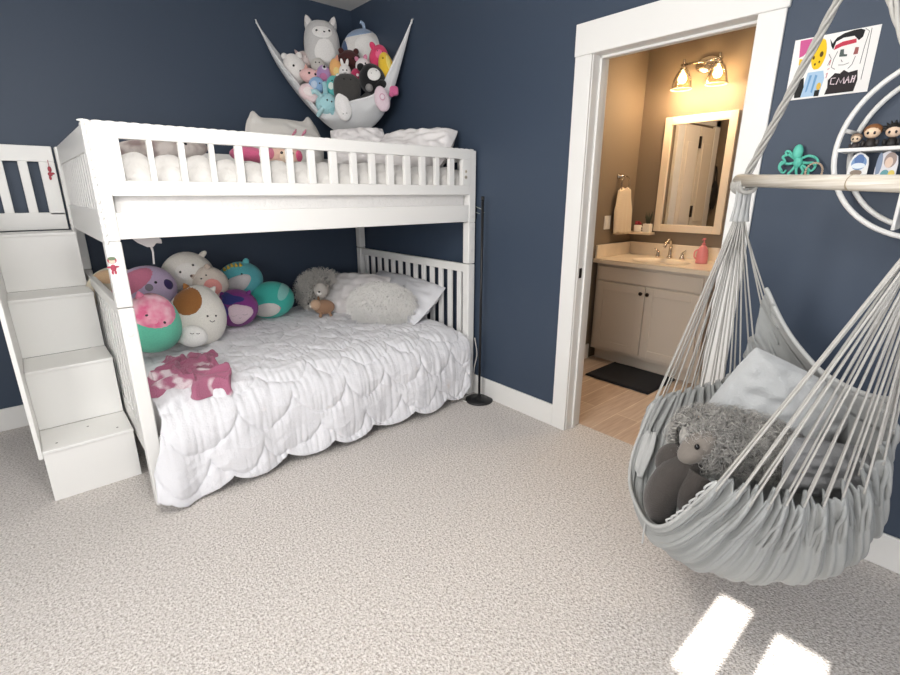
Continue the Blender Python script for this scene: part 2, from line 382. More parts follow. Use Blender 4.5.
MB().box(SX0+.02, SX0+.04, -1.0, -.03, 0, .24).box(SX1-.03, SX1-.01, -1.05, -.03, 0, .24).box(SX1-.03, SX1-.01, -.8, -.03, .24, .54).box(SX1-.03, SX1-.01, -.53, -.03, .54, .85).box(SX1-.03, SX1-.01, -.26, -.03, .85, 1.15).build('inner_support', M_furn, st)
MB().box(-2.62, -2.046, -.05, -.02, 1.555, 1.64).box(-2.62, -2.046, -.05, -.02, 1.178, 1.275).box(-2.118, -2.046, -.05, -.02, 1.26, 1.555).box(-2.62, -2.56, -.05, -.02, 1.26, 1.555).build('back_rail', M_furn, st, bevel=.004)
for x in (-2.52, -2.42, -2.315, -2.21): MB().box(x, x+.042, -.045, -.025, 1.255, 1.56).build('rail_slat', M_furn, st, bevel=.003)
# red ornament hanging on the stair rail
ch = thing('hanging_charm', 'small red charm hanging from the white stair rail against the wall', 'charm', (-2.075, -.056, 1.52))
MB().tube([(-2.075, -.056, 1.565), (-2.075, -.056, 1.53)], .0022, 6).build('loop', mat('charm_pink', '#B98088', .7), ch)
MB().ell((-2.075, -.057, 1.515), (.009, .006, .016)).ell((-2.077, -.057, 1.488), (.011, .006, .012)).ell((-2.064, -.057, 1.492), (.008, .005, .006)).ell((-2.08, -.057, 1.468), (.006, .005, .012)).build('pendant', mat('charm_red', '#A8414C', .6), ch, smooth=True)

# ================================================================== BEDDING
def slab(x0, x1, y0, y1, z0, z1, r):
    mb = MB(); 
    def f(d):
        e = .22
        s = lambda v: math.copysign(abs(v)**e, v)
        return Vector((s(d.x)*(x1-x0)/2, s(d.y)*(y1-y0)/2, s(d.z)*(z1-z0)/2))
    mb.ell(((x0+x1)/2, (y0+y1)/2, (z0+z1)/2), 1, 64, 24, fn=f); return mb
m = slab(PX1+.01, QX0-.01, FY0+.037, GY1-.04, .232, .44, .05).build('mattress', M_wsheet, None, smooth=True)
prop(m, 'white mattress under the ruched quilt on the bottom bunk', 'mattress')
m = MB().box(PX1+.004, QX0-.004, FY0+.034, GY1-.034, 1.238, 1.40).build('mattress', M_wsheet, None, bevel=.02)
prop(m, 'white mattress on the top bunk behind the side board', 'mattress')

# lower quilt : ruched fish-scale tufts, hanging over the front to the carpet
PATH = bez([(-.10, .475), (-.5, .488), (-1.0, .485), (-1.30, .475), (-1.43, .435), (-1.492, .34), (-1.505, .20), (-1.522, .05)], 20)
PL = [0]
for i in range(1, len(PATH)): PL.append(PL[-1]+(PATH[i]-PATH[i-1]).length)
SL = PL[-1]
def pathat(s):
    s = min(max(s, 0), SL)
    lo, hi = 0, len(PL)-1
    while hi-lo > 1:
        md = (lo+hi)//2
        if PL[md] <= s: lo = md
        else: hi = md
    t = (s-PL[lo])/(PL[hi]-PL[lo]); p = PATH[lo].lerp(PATH[hi], t); d = (PATH[hi]-PATH[lo]).normalized()
    return p, Vector((d.y, -d.x))
CW, CH, CA = .275, .18, .125
def scale_h(x, s):
    r0 = int(math.floor(s/CH))
    def edge(r):
        f = (x/CW+.5*(r % 2)+.32*noise.noise(Vector((x*2.6, r*1.7, 0)))) % 1
        return r*CH-.02+CA*(1-(2*f-1)**2)**.8+.030*noise.noise(Vector((x*7, r*2.3, 3)))
    r = r0+1
    while edge(r) > s and r > r0-3: r -= 1
    a, b = edge(r), edge(r+1)
    t = min(max((s-a)/max(b-a, .02), 0), 1)
    puff = (4*t*(1-t))**.45
    f = (x/CW+.5*((r+1) % 2)) % 1
    rad = noise.noise(Vector((f*16+r*5.1, s*4, x*1.5)))*(.35+.65*abs(2*t-1)**1.5)
    fold = (1-abs(noise.noise(Vector((x*9+s*3, s*20, 7)))*2))**2
    return puff*.019+rad*.009+noise.noise(Vector((x*11, s*11, 5)))*.009+max(0, fold)*.007*(1 if s < 1.3 else .5)
def quilt(u, v):
    s = v*SL; hang = min(max((s-1.38)/.25, 0), 1)
    x0 = -1.958*(1-hang)-2.03*hang-.02*min(max((s-1.65)/.2, 0), 1); x1 = -.092
    drop = min(max((s-1.15)/.5, 0), 1)
    rc = .10*drop*drop
    x = x0+(x1-x0)*u
    p, n = pathat(s)
    h = scale_h(x, s)
    e = min(u*(x1-x0), (1-u)*(x1-x0))
    fall = .03*math.exp(-(e/.05)**2)
    if u > .5: x -= rc*.25*math.exp(-((x1-x)/.12)**2)
    hem = 0
    if s > SL-.22:
        q = (s-(SL-.22))/.22
        hem = -q*.05*(abs(sin(PI*(x/CW+.25+.2*noise.noise(Vector((x*2.5, 0, 4))))))**.7-.45) 
    sm = lambda a, b, t: (lambda q: q*q*(3-2*q))(min(max((t-a)/(b-a), 0), 1))
    low = sm(1.40, 1.62, s); el = u*(x1-x0); er = (1-u)*(x1-x0)
    dz = hem-.03*math.exp(-((el-.09)/.09)**2)+.03*math.exp(-(el/.03)**2)+.06*math.exp(-(er/.06)**2)
    y = p.x+n.x*h; z = p.y+n.y*h-fall*(1-sm(1.2, 1.4, s))+dz*low
    y += (-.016*sin(x*11+1)-.05*math.exp(-((el-.07)/.08)**2))*hang+.012*math.exp(-(el/.02)**2)*hang
    return Vector((x, y, max(z, .012)))
MB().grid(quilt, 300, 240).build('quilt', M_wcloth, None, smooth=True, solid=.012)
q = bpy.data.objects['quilt']; prop(q, 'white ruched quilt with scalloped tufts spread over the bottom bunk', 'quilt')

# upper comforter : puffy channels between the slats
def uq(u, v):
    x = PX1+.02+(QX0-PX1-.04)*u
    ph = (x-ed[0])/.1182
    a = v*PI
    b = abs(sin(PI*(ph % 1)))**.5
    # cross-section: up the guard side, over, to the wall side
    if v < .28: t = v/.28; y = FY0+.06-.026*b*sin(PI*min(t*1.1, 1)); z = 1.39+.065*t+.05*b*t
    else:
        t = (v-.28)/.72; y = FY0+.052+(GY1-.06-(FY0+.052))*t
        z = 1.455+.05*b*max(0, 1-t*3)+.035*sin(PI*min(1, t*2.2+.25))*(1-t*.4)+.018*noise.noise(Vector((x*4, y*4, 1)))+.03*(1-t)*t
    return Vector((x, y, z+.006*noise.noise(Vector((x*20, y*14, 2)))))
o = MB().grid(uq, 220, 60).build('comforter', mat('offwhite_comforter', '#D2CFCB', .9, .4, 60), None, smooth=True, solid=.01)
prop(o, 'white puffy comforter on the top bunk behind the guard rail slats', 'comforter')

def pillow_fn(cen, rt, up, w, h, th, pinch=.12, wr=.006, seed=0, ears=0, rnd=.16):
    cen = Vector(cen); rt = Vector(rt).normalized(); up = Vector(up); up = (up-rt*up.dot(rt)).normalized(); n = rt.cross(up)
    def side(sg):
        def f(u, v):
            a, b = u*2-1, v*2-1
            k = max(0, (1-abs(a)**2.6))**.55*max(0, (1-abs(b)**2.6))**.55
            ex = 1-pinch*(1-abs(b)**2)*.5*abs(a)**3; ez = 1-pinch*(1-abs(a)**2)*.5*abs(b)**3
            x = a*w/2*ex; z = b*h/2*ez
            x *= 1-rnd*b*b*a*a*.6; z *= 1-rnd*a*a*b*b*.6
            if ears: z += ears*math.exp(-((abs(a)-.80)/.15)**2)*max(0, b)**2
            d = sg*(th/2*k+.003)+wr*nz((a*1.3, b*1.3, sg), 3.2, seed)*k**.3*2
            return cen+rt*x+up*z+n*d
        return f
    return side
def pillow(name, m, label, cat, cen, rt, up, w, h, th, seed=0, wr=.006, ears=0, parent=None, pinch=.12):
    sd = pillow_fn(cen, rt, up, w, h, th, seed=seed, wr=wr, ears=ears, pinch=pinch, rnd=.24 if ears else .16); mb = MB().grid(sd(1), 36, 36); k = len(mb.v)
    mb.grid(sd(-1), 36, 36); mb.f = [f if f[0] < k else f[::-1] for f in mb.f]
    o = mb.build(name, m, parent, smooth=True, sub=1)
    if label: prop(o, label, cat)
    return o, sd
def piping(parent, sd, m, r=.004, name='piping'):
    f, g = sd(1), sd(-1); pts = []
    for i in range(40): pts.append((f(i/40, 0)+g(i/40, 0))/2)
    for i in range(40): pts.append((f(1, i/40)+g(1, i/40))/2)
    for i in range(40): pts.append((f(1-i/40, 1)+g(1-i/40, 1))/2)
    for i in range(40): pts.append((f(0, 1-i/40)+g(0, 1-i/40))/2)
    return MB().tube(pts, r, 6, closed=True).build(name, m, parent, smooth=True)
M_pgrey = mat('pale_grey_pillow_linen', '#D8D8DC', .9, .2, 150)
M_pwhite = mat('white_pillow_cotton', '#E9E5E4', .9, .2, 150)
# bottom bunk pillows at the headboard
o, sd = pillow('pillow', M_pgrey, 'pale grey pillow leaning on the slatted headboard behind the fluffy cushion', 'pillow', (-.20, -.78, .635), (0.04, -1, -.04), (.80, 0, .62), .88, .40, .18, 3, .012); piping(o, sd, M_pgrey)
o, sd = pillow('pillow', M_pwhite, 'white pillow with soft grey shading propped left of the fluffy cushion', 'pillow', (-.43, -.58, .64), (.45, -1, .0), (.62, .2, .72), .54, .38, .20, 5, .012); piping(o, sd, M_pwhite)
# upper bunk pillows
tp, sd = pillow('pillow', mat('cream_pillow', '#E4E0DA', .9, .2, 150), 'white pillow with rounded ears and pink print standing on the top bunk', 'pillow', (-.722, -.24, 1.715), (1, 0.02, 0), (0, .22, 1), .56, .34, .13, 8, .006, ears=.05, pinch=.0)
piping(tp, sd, mat('cream_pillow', '#E4E0DA'), .005)
f = sd(1); g = sd(-1)
fr = f if (f(.5, .5)-CAM).length < (g(.5, .5)-CAM).length else g
for (a, b, dx) in ((.56, .70, 1), (.70, .72, 1)):
    MB().tube([fr(a-.03, b-.08)+Vector((0, -.003, 0)), fr(a+.02, b)+Vector((0, -.004, 0)), fr(a+.05, b+.07)+Vector((0, -.003, 0))], [.006, .014, .004], 8, flat=.5).build('pink_print', mat('print_pink', '#D98BA0', .8), tp, smooth=True)
pillow('pillow', M_pwhite, 'white fluffy pillow under the toy hammock on the top bunk', 'pillow', (-.40, -.70, 1.69), (1, -.35, .08), (0, .35, .9), .40, .26, .16, 11, .014)
o, sd = pillow('pillow', M_pwhite, 'white wrinkled pillow at the right end of the top bunk', 'pillow', (-.235, -1.075, 1.655), (.35, -1, .0), (.6, .25, .66), .62, .34, .17, 13, .014)

# fur
def fur(mb, samples, L, r0, curl=0, gravity=0, n=3, seg=3, tang=.55):
    for (p, nrm) in samples:
        t = nrm.orthogonal().normalized(); t = (Matrix.Rotation(random.random()*2*PI, 3, nrm) @ t)
        b = nrm.cross(t); l = L*random.uniform(.65, 1.2); pts = []
        for k in range(seg+1):
            q = k/seg
            off = nrm*l*q*(1-.3*q)+t*l*tang*q*q-Vector((0, 0, 1))*gravity*l*q*q
            if curl: off += (t*cos(q*5)+b*sin(q*5))*curl*q
            pts.append(p+off)
        mb.tube(pts, [r0*(1-.85*k/seg) for k in range(seg+1)], n)
def ell_samples(n, c, r, M=None, cond=None):
    out = []; c = Vector(c)
    while len(out) < n:
        d = Vector((random.gauss(0, 1), random.gauss(0, 1), random.gauss(0, 1))).normalized()
        if cond and not cond(d): continue
        p = Vector((d.x*r[0], d.y*r[1], d.z*r[2])); nn = Vector((d.x/r[0], d.y/r[1], d.z/r[2])).normalized()
        if M is not None: p = M @ p; nn = M @ nn
        out.append((c+p, nn))
    return out
# fluffy white cushion
fc = thing('fluffy_cushion', 'fluffy white faux fur cushion in front of the pillows on the bottom bunk', 'cushion', (-.52, -.86, .5))
CM = (Matrix.Rotation(-.75, 3, 'Z') @ Matrix.Rotation(.5, 3, 'X'))
mfur = mat('white_faux_fur', '#FCFAF6', .95, sheen=.3)
MB().ell((-.45, -.97, .635), (.19, .085, .13), 24, 16, CM).build('cushion_body', mfur, fc, smooth=True)
mb = MB(); fur(mb, ell_samples(5200, (-.45, -.97, .635), (.19, .085, .13), CM), .070, .0040, gravity=.25, tang=1.0); mb.build('fur', mfur, fc, smooth=True)

# pink blanket, crumpled on the left front corner
RNG = random.Random(5); RIDGE = []
for i in range(30):
    cx, cy, an = RNG.random(), RNG.random(), RNG.choice([.5, .9, 2.4])+RNG.uniform(-.5, .5); RIDGE.append((cx, cy, cos(an), sin(an), RNG.uniform(.12, .34), RNG.uniform(-2.2, 2.2), RNG.uniform(.018, .046), RNG.uniform(.022, .05)))
def pinkb(u, v):
    x = -1.945+.29*u+.10*v; y = -1.33+.40*v-.13*u*(1-v)
    e = min(u, 1-u, v, 1-v); f = min(e/.08, 1)
    hgt = 0
    for (cx, cy, ca, sa, ln, cv, hh, wd) in RIDGE:
        a = (u-cx)*ca+(v-cy)*sa; b = -(u-cx)*sa+(v-cy)*ca-cv*a*a
        hgt = max(hgt, hh*math.exp(-(b/wd)**2)*max(0, 1-(abs(a)/ln)**3))
    z = .512+f*(.008+hgt+.007*noise.noise(Vector((x*28, y*28, 1))))
    sx = .09*noise.noise(Vector((u*4, v*4, 9)))+.02*noise.noise(Vector((u*9, v*9, 3))); sy = .09*noise.noise(Vector((u*4, v*4, 19)))
    return Vector((x+sx, y+sy, z-.02*(1-f)-max(0, -1.30-y)*.3))
pb = MB().grid(pinkb, 170, 170).build('throw_blanket', two_tone('pink_white_throw', '#A9647F', '#DDCDD2', 8.5, .60, .03, .8), None, smooth=True, solid=.008)
prop(pb, 'crumpled pink and white throw blanket on the left front corner of the bottom bunk', 'blanket')

# ================================================================== PLUSH TOYS
class Plush:
    """A stuffed toy: a frame whose -Y looks at the room, body ellipsoid a,b,c (optionally egg shaped)."""
    def __init__(s, name, label, cen, wpx, hpx, roll=0, egg=.0, dep=.8, col='#ffffff', yaw=0, pitch=0, group=None, bodymat=None, boxy=1.0, cat='plush toy'):
        cen = Vector(cen); k = depth_of(cen)/FPX; s.a = wpx*k/2; s.c = hpx*k/2; s.b = min(s.a, s.c)*dep; s.egg = egg; s.boxy = boxy
        d = (CAM-cen); d.z = 0; ang = math.atan2(d.y, d.x)+PI/2
        s.R = Matrix.Rotation(ang+yaw, 3, 'Z') @ Matrix.Rotation(math.radians(pitch), 3, 'X') @ Matrix.Rotation(math.radians(-roll), 3, 'Y')
        up = s.R @ Vector((0, 0, 1)); base = cen-up*s.c
        s.t = thing(name, label, cat, group=group, matrix=Matrix.Translation(base) @ s.R.to_4x4())
        mb = MB().ell((0, 0, s.c), 1, 32, 20, fn=s.defm)
        s.body = mb.build('body', bodymat or plush_mat(col), s.t, smooth=True, local=True)
    def defm(s, d):
        e = s.boxy
        f = lambda v: math.copysign(abs(v)**e, v)
        k = 1-s.egg*d.z
        return Vector((f(d.x)*s.a*k, f(d.y)*s.b*k, f(d.z)*s.c))
    def sp(s, u, v, off=0, back=False):
        w = 1-u*u-v*v
        if w < 0: l = math.sqrt(u*u+v*v); u /= l; v /= l; w = 0
        d = Vector((u, math.sqrt(w)*(1 if back else -1), v)); p = s.defm(d)
        n = Vector((d.x/s.a, d.y/s.b, d.z/s.c)).normalized()
        return p+n*off+Vector((0, 0, s.c)), n
    def patch(s, name, u, v, ru, rv, col, ang=0, off=.0025, m=None, wob=0, parent=None):
        mb = MB(); ca, sa = cos(ang), sin(ang); N = 28; K = 8
        def f(i, j):
            an = 2*PI*i; r = j*(1+wob*sin(an*3+1)); x = r*cos(an)*ru; y = r*sin(an)*rv
            return s.sp(u+x*ca-y*sa, v+x*sa+y*ca, off*(1 if j < .95 else -.5))[0]
        mb.grid(f, N, K, wrap=True); mb.build(name, m or plush_mat(col), parent or s.t, smooth=True, local=True); return s
    def ball(s, name, u, v, r, col, off=0, sq=(1, 1, 1), m=None, ang=0, back=0):
        p, n = s.sp(u, v, off); p = p+Vector((0, back, 0))
        MB().ell(p, (r*sq[0], r*sq[1], r*sq[2]), 14, 10, Matrix.Rotation(ang, 3, 'Y')).build(name, m or plush_mat(col), s.t, smooth=True, local=True); return s
    def eyes(s, pts, r=.007):
        for (u, v) in pts: s.ball('eye', u, v, r, '', 0, (1, .6, 1), M_eye)
        return s
    def ears(s, pts, w, h, col, kind='round', inner=None):
        for (u, v, an) in pts:
            p, n = s.sp(u, v); R = Matrix.Rotation(an, 3, 'Y')
            if kind == 'round': mb = MB().ell(p+R @ Vector((0, 0, h*.3)), (w, w*.55, h), 14, 10, R)
            else: mb = MB().lathe([(w, -h*.4), (w*.95, 0), (w*.62, h*.5), (w*.25, h*.88), (w*.05, h)], (0, 0, 0), 14, 'z'); mb.v = [R @ Vector((q.x, q.y*.5, q.z))+p for q in mb.v]
            e = mb.build('ear', plush_mat(col), s.t, smooth=True, local=True)
            if inner: MB().ell(p+R @ Vector((0, -w*.42, h*.35)), (w*.55, w*.2, h*.5), 10, 8, R).build('inner_ear', plush_mat(inner), e, smooth=True, local=True)
        return s
    def smile(s, u, v, w, col='#4A3A3A', r=.0018, sag=.05):
        MB().tube([s.sp(u+w*(i/6-.5), v-sag*(1-(i/3-1)**2), .0025)[0] for i in range(7)], r, 5).build('mouth', mat('stitch_'+col[1:], col, .8), s.t, smooth=True, local=True); return s
    def limb(s, name, pts, r, col):
        MB().tube(bez([s.sp(u, v, o)[0] for (u, v, o) in pts], 5), r, 8).build(name, plush_mat(col), s.t, smooth=True, local=True); return s

GB = 'plush toys piled at the left end of the bottom bunk'
def B(px, py, y): return at(px, py, 'y', y)
p = Plush('plush_dog', 'white round plush with a brown ear patch, largest in the bottom bunk pile', B(197, 316, -.66), 55, 63, -14, .16, .75, '#EFEBE2', group=GB)
p.patch('brown_patch', -.40, .52, .50, .42, '#A8703C', .3).eyes([(.30, .16), (.58, .18)], .006).smile(.46, .04, .16)
p.ears([(-.52, .86, -.6)], .022, .03, '#A8703C', 'cone').ears([(.45, .9, .5)], .02, .028, '#EFEBE2', 'cone')
p = Plush('plush_pig', 'pink tie dye plush with mint green bottom by the left front post', B(150, 323, -.90), 58, 60, -20, .2, .75, '#62BFA2', group=GB)
p.patch('tie_dye_top', -.05, .52, .84, .55, '', 0, .004, two_tone('pink_tie_dye', '#E06B92', '#F2C3CF', 16, .5, .15)).eyes([(-.2, .34), (.36, .22)], .009).ball('snout', .02, .2, .02, '#EE9DB4', -.004, (1.3, .6, .9))
p.ears([(-.55, .82, -.5)], .024, .03, '#E58AA7', 'cone')
p = Plush('plush_dragon', 'lavender plush with pink mane and dark purple nose behind the mint bottomed plush', B(145, 293, -.42), 60, 52, 30, .0, .7, '#CDB8D6', group=GB)
p.patch('pink_mane', -.1, .62, .8, .34, '#D9809C').ball('nose', .74, -.12, .032, '#3B2C5E', -.012, (1, .7, 1.1)).eyes([(.02, -.02), (.5, .2)], .008).patch('grey_mark', .25, .18, .12, .14, '#8E8592').patch('eye_patch', -.42, -.1, .16, .18, '#E8DDEB')
p = Plush('plush_chick', 'pale cream and yellow plush behind the bunk post next to the stairs', B(116, 288, -.34), 50, 42, 0, .1, .7, '#E6DCC6', group=GB)
p.patch('peach_crest', -.2, .62, .5, .3, '#EBC79E').eyes([(.3, .1), (.62, .05)], .007).ball('beak', .48, -.1, .012, '#E2A25A')
p = Plush('plush_sheep', 'white woolly plush with two black eyes at the back of the pile', B(187, 272, -.30), 48, 40, 8, .1, .75, '#E9E4DA', group=GB)
p.eyes([(-.22, .15), (.3, .35)], .0085).ears([(.75, .66, 1.0), (-.9, .1, -1.3)], .018, .032, '#E4DED4').ball('nose', .12, -.12, .009, '#5B4A44').patch('face', .05, .12, .5, .42, '#F1EDE6').patch('grey_flank', .35, -.6, .14, .26, '#3B3A3E')
p = Plush('plush_mouse', 'small beige plush with pink belly between the white plushes', B(210, 283, -.40), 33, 34, 24, .1, .75, '#DCCFC2', group=GB)
p.patch('pink_belly', .05, -.18, .5, .52, '#EFA29A').ears([(-.6, .75, -.6), (.4, .86, .4)], .018, .02, '#CBB9AA').eyes([(-.25, .5), (.1, .56)], .005)
p = Plush('plush_egg', 'small white plush with tiny closed eyes lying on the quilt before the pile', B(193, 336, -.84), 27, 22, -10, .1, .8, '#F0EEEA', group=GB)
p.smile(-.1, .42, .26).smile(.3, .42, .22)
p = Plush('plush_hedgehog', 'purple plush with pale pink face and blue hair tuft', B(236, 308, -.46), 42, 38, 0, .0, .8, '#8E3C8C', group=GB)
p.patch('face', .14, -.18, .56, .56, '#F0D8E0', 0, .004, wob=.12).patch('blue_hair', -.18, .62, .5, .26, '#3C3F86', -.2, .006, wob=.25).patch('blue_hair', -.55, .0, .2, .5, '#4C3A88', .1, .005, wob=.2).smile(-.12, -.2, .22).smile(.36, -.2, .22).smile(.12, -.35, .1)
p.ears([(-.5, .8, -.5), (.6, .75, .6)], .02, .028, '#7B3480', 'cone')
p = Plush('plush_bear', 'teal bear plush with a small yellow crown against the navy wall', B(240, 281, -.24), 44, 38, 14, .0, .8, '#5FB7BE', group=GB)
p.patch('muzzle', -.1, .02, .62, .42, '#D9D3D2', .25, .004, wob=.06).ears([(-.72, .66, -.6), (.52, .84, .5)], .022, .024, '#67BFC4').eyes([(-.4, .36), (.2, .42)], .006)
mb = MB()
for i in range(5): mb.lathe([(.012, -.006), (.008, .01), (.002, .02)], p.sp(-.40+i*.17, .88-.04*abs(i-2), .002)[0], 8)
mb.build('crown', mat('yellow_felt', '#D9B64A', .8), p.t, smooth=True, local=True)
p = Plush('plush_turtle', 'turquoise plush with white striped belly lying at the right of the pile', B(271, 300, -.34), 45, 37, 8, .0, .85, '#45BFB0', group=GB)
p.patch('belly', -.25, -.36, .58, .42, '#E8E2DC', 0, .004).patch('pale_back', .62, .45, .24, .5, '#8FD0C8', -.5).smile(-.25, -.36, 1.0, '#B67F8E', .0015, .0).eyes([(.15, -.3)], .005).ball('cheek', .3, -.36, .006, '#E59AA8')
# shaggy grey lion toy + tan bear
lg = thing('shaggy_plush', 'shaggy grey faux fur plush dog with floppy ears beside the pillows', 'plush toy', B(318, 313, -.36), GB)
c0 = B(321, 291, -.30); M0 = Matrix.Rotation(-.7, 3, 'Z'); mg = mat('grey_shag_fur', '#E4DFD8', .95, sheen=.3, var=.15, scale=60)
MB().ell(c0, (.15, .11, .125), 24, 16, M0).build('body', mg, lg, smooth=True)
mb = MB(); fur(mb, ell_samples(2600, c0, (.15, .11, .125), M0), .08, .0045, gravity=.0); mb.build('fur', mg, lg, smooth=True)
c1 = B(321, 290, -.53)
MB().ell(c1, (.05, .05, .058), 18, 12).build('head', plush_mat('#C9C2BA'), lg, smooth=True)
MB().ell(c1+RT*-.002-Vector((FW.x, FW.y, 0))*.03+Vector((0, 0, -.014)), (.024, .024, .02), 14, 10).build('muzzle', plush_mat('#EFECE6'), lg, smooth=True)
MB().ell(c1-Vector((FW.x, FW.y, 0))*.055+Vector((0, 0, -.004)), (.008, .008, .006)).build('nose', M_eye, lg, smooth=True)
for s_ in (-1, 1):
    MB().ell(c1+RT*.042*s_+Vector((0, 0, -.002)), (.014, .012, .046), 12, 10, Matrix.Rotation(.25*s_, 3, 'Y')).build('ear', plush_mat('#A59C92'), lg, smooth=True)
    MB().ell(c1+RT*.016*s_-Vector((FW.x, FW.y, 0))*.038+Vector((0, 0, .012)), .0055).build('eye', M_eye, lg, smooth=True)
p = Plush('plush_dog', 'small tan plush puppy sitting in front of the shaggy grey plush', B(324, 307, -.56), 21, 15, 0, .0, .8, '#A07C62', group=GB)
p.ball('head', -.75, .45, .040, '#C9A88C', .0, (1, .9, .95)).ball('muzzle', -.92, .25, .018, '#EFE6DA', .02).ball('eye', -.62, .75, .005, '', .035, m=M_eye).ball('nose', -.98, .3, .006, '', .036, m=M_eye).ball('ear', -.42, .95, .014, '#8F6C50', .012, (.7, .6, 1.5)).limb('leg', [(-.3, -.6, 0), (-.35, -.9, .02)], .012, '#B08A6C').limb('leg', [(.45, -.6, 0), (.5, -.9, .02)], .012, '#B08A6C')

# top bunk toys behind the guard rail
GU = 'soft toys on the top bunk'
p = Plush('plush_bunny', 'mauve grey plush lying at the left end of the top bunk', B(158, 151, -1.22), 92, 26, 6, .0, 1.6, '#C6B9B4', group=GU, bodymat=two_tone('mauve_fleece', '#A08C8A', '#D9D0CB', 14, .5, .1))
p.eyes([(.55, .3)], .006).ears([(.6, .75, .6)], .02, .03, '#C6B9B4')
p = Plush('plush_toy', 'bright pink plush lying flat by the eared pillow on the top bunk', B(249, 155, -.95), 36, 16, -4, .0, 2, '#CF5E86', group=GU)
p.patch('grey_side', .7, .1, .2, .5, '#CFC4C6')
p = Plush('plush_doll', 'cream faced plush with pink hood peeking through the guard rail', B(284, 156, -.98), 36, 20, 0, .0, 1.2, '#DDB9A8', group=GU)
p.eyes([(-.1, .2), (.42, .2)], .009).patch('hood', -.72, .2, .24, .6, '#C9728A').patch('hood', .8, .0, .18, .6, '#D8557F').patch('face', .12, -.1, .36, .6, '#E9D3BC', 0, .003)
# white fabric corner hanging under the top bunk
hc = thing('hanging_cloth', 'white cloth corner with a dangling strip hanging below the top bunk board', 'cloth', at(152, 240, 'y', -1.10))
hp = lambda px, py: at(px, py, 'y', -1.10)
mb = MB(); poly = [hp(*q) for q in ((128, 228), (131, 238), (138, 243), (147, 247), (153, 247), (156, 243), (162, 243.5), (161, 239), (156, 236), (156, 228))]
mb.add([v+Vector((0, .01, 0)) for v in poly]+[v-Vector((0, .01, 0)) for v in poly], [tuple(range(10)), tuple(range(19, 9, -1))]+[(i, i+10, (i+1) % 10+10, (i+1) % 10) for i in range(10)])
mb.build('cloth_fold', mat('white_felt', '#DAD6D6', .9), hc, bevel=.004)
MB().tube([hp(151, 246), hp(153, 252), hp(153.5, 258), hp(154, 264)], [.011, .009, .008, .009], 8, flat=.5).build('strip', mat('white_felt', '#DAD6D6', .9), hc, smooth=True)

# ================================================================== TOY HAMMOCK in the corner
nt_ = thing('toy_hammock', 'grey toy hammock strung across the corner above the top bunk', 'toy hammock', (-.36, -.38, 1.8))
A3 = Vector((-.762, -.012, 2.52)); B3 = Vector((-.012, -.803, 2.492)); K3 = Vector((-.03, -.03, 2.30))
def kpt(px, py, k):                              # on a vertical plane parallel to the hammock's chord
    d = ray(px, py); n = Vector((1, .95, 0)); return CAM+d*((-.76*k-n.dot(CAM))/n.dot(d))
rim = bez([A3, kpt(276, 56, 1.0), kpt(298, 84, 1.05), kpt(322, 112, 1.1), kpt(350, 102, 1.12), kpt(376, 93, 1.08), kpt(391, 68, 1.0), B3], 10)
bot = bez([A3, kpt(277, 64, .95), kpt(300, 96, .95), kpt(326, 124, .95), kpt(345, 133, .9), kpt(372, 127, .92), kpt(391, 98, .95), B3], 10)
bak = bez([A3, Vector((-.60, -.03, 2.32)), Vector((-.40, -.03, 2.18)), Vector((-.16, -.04, 2.12)), Vector((-.04, -.04, 2.12)), Vector((-.04, -.18, 2.12)), Vector((-.03, -.52, 2.25)), B3], 10)
NR = len(rim)
def net(u, v):
    i = min(int(u*(NR-1)), NR-2); t = u*(NR-1)-i; a, b, c_ = (q[i].lerp(q[i+1], t) for q in (rim, bot, bak))
    if v < .4: w = v/.4; p = a.lerp(b, w)+Vector((-.6, -.7, 0))*.06*sin(PI*w)*sin(PI*u)
    else: w = (v-.4)/.6; p = b.lerp(c_, w)-Vector((0, 0, 1))*.10*sin(PI*w)*sin(PI*u)
    p += Vector((-.01, -.01, 0))*nz((u*3, v*2, 0), 4, 3)*sin(PI*u)
    p.x = min(p.x, -.012); p.y = min(p.y, -.012); return p
M_net = mat('grey_toy_net', '#DADBDC', .9, .4, 260)
MB().grid(net, 80, 40).build('sling', M_net, nt_, smooth=True, solid=.004)
MB().tube(rim, .0065, 8).build('hem', mat('white_net_hem', '#E6E6E6', .85), nt_, smooth=True)
for P0, Q0 in ((A3, Vector((A3.x, 0, A3.z+.012))), (B3, Vector((0, B3.y, B3.z+.012)))):
    h = MB().tube([P0+(P0-A3 if 0 else Vector((0, 0, -.01))), P0+Vector((0, 0, .012)), Q0+Vector((0, 0, .004))], .005, 8).build('wall_hook', M_white, nt_, smooth=True)
GN = 'soft toys heaped in the corner hammock'
def N(label, px, py, w, h, k, col, roll=0, name='plush_toy', **kw): return Plush(name, label, kpt(px, py, k), w, h, roll, kw.pop('egg', .08), kw.pop('dep', .8), col, group=GN, **kw)
p = N('grey cat plush with white face and belly sitting highest in the corner hammock', 322, 46, 35, 44, .62, '#CDCBC9', 0, 'plush_cat', egg=.06, boxy=.78)
p.patch('face', .06, .34, .48, .24, '#EDEBE8').patch('belly', .15, -.32, .5, .42, '#EFEDEA').ears([(-.60, .80, -.3), (.60, .80, .3)], .036, .062, '#CDCBC9', 'cone', '#E9E5E2').eyes([(-.16, .36), (.36, .38)], .009).ball('nose', .1, .32, .008, '', 0, (1.2, .6, .8), M_eye)
p = N('round white plush with blue hood and tail against the corner wall', 363, 50, 42, 36, .42, '#EAE7E2', 10, 'plush_narwhal')
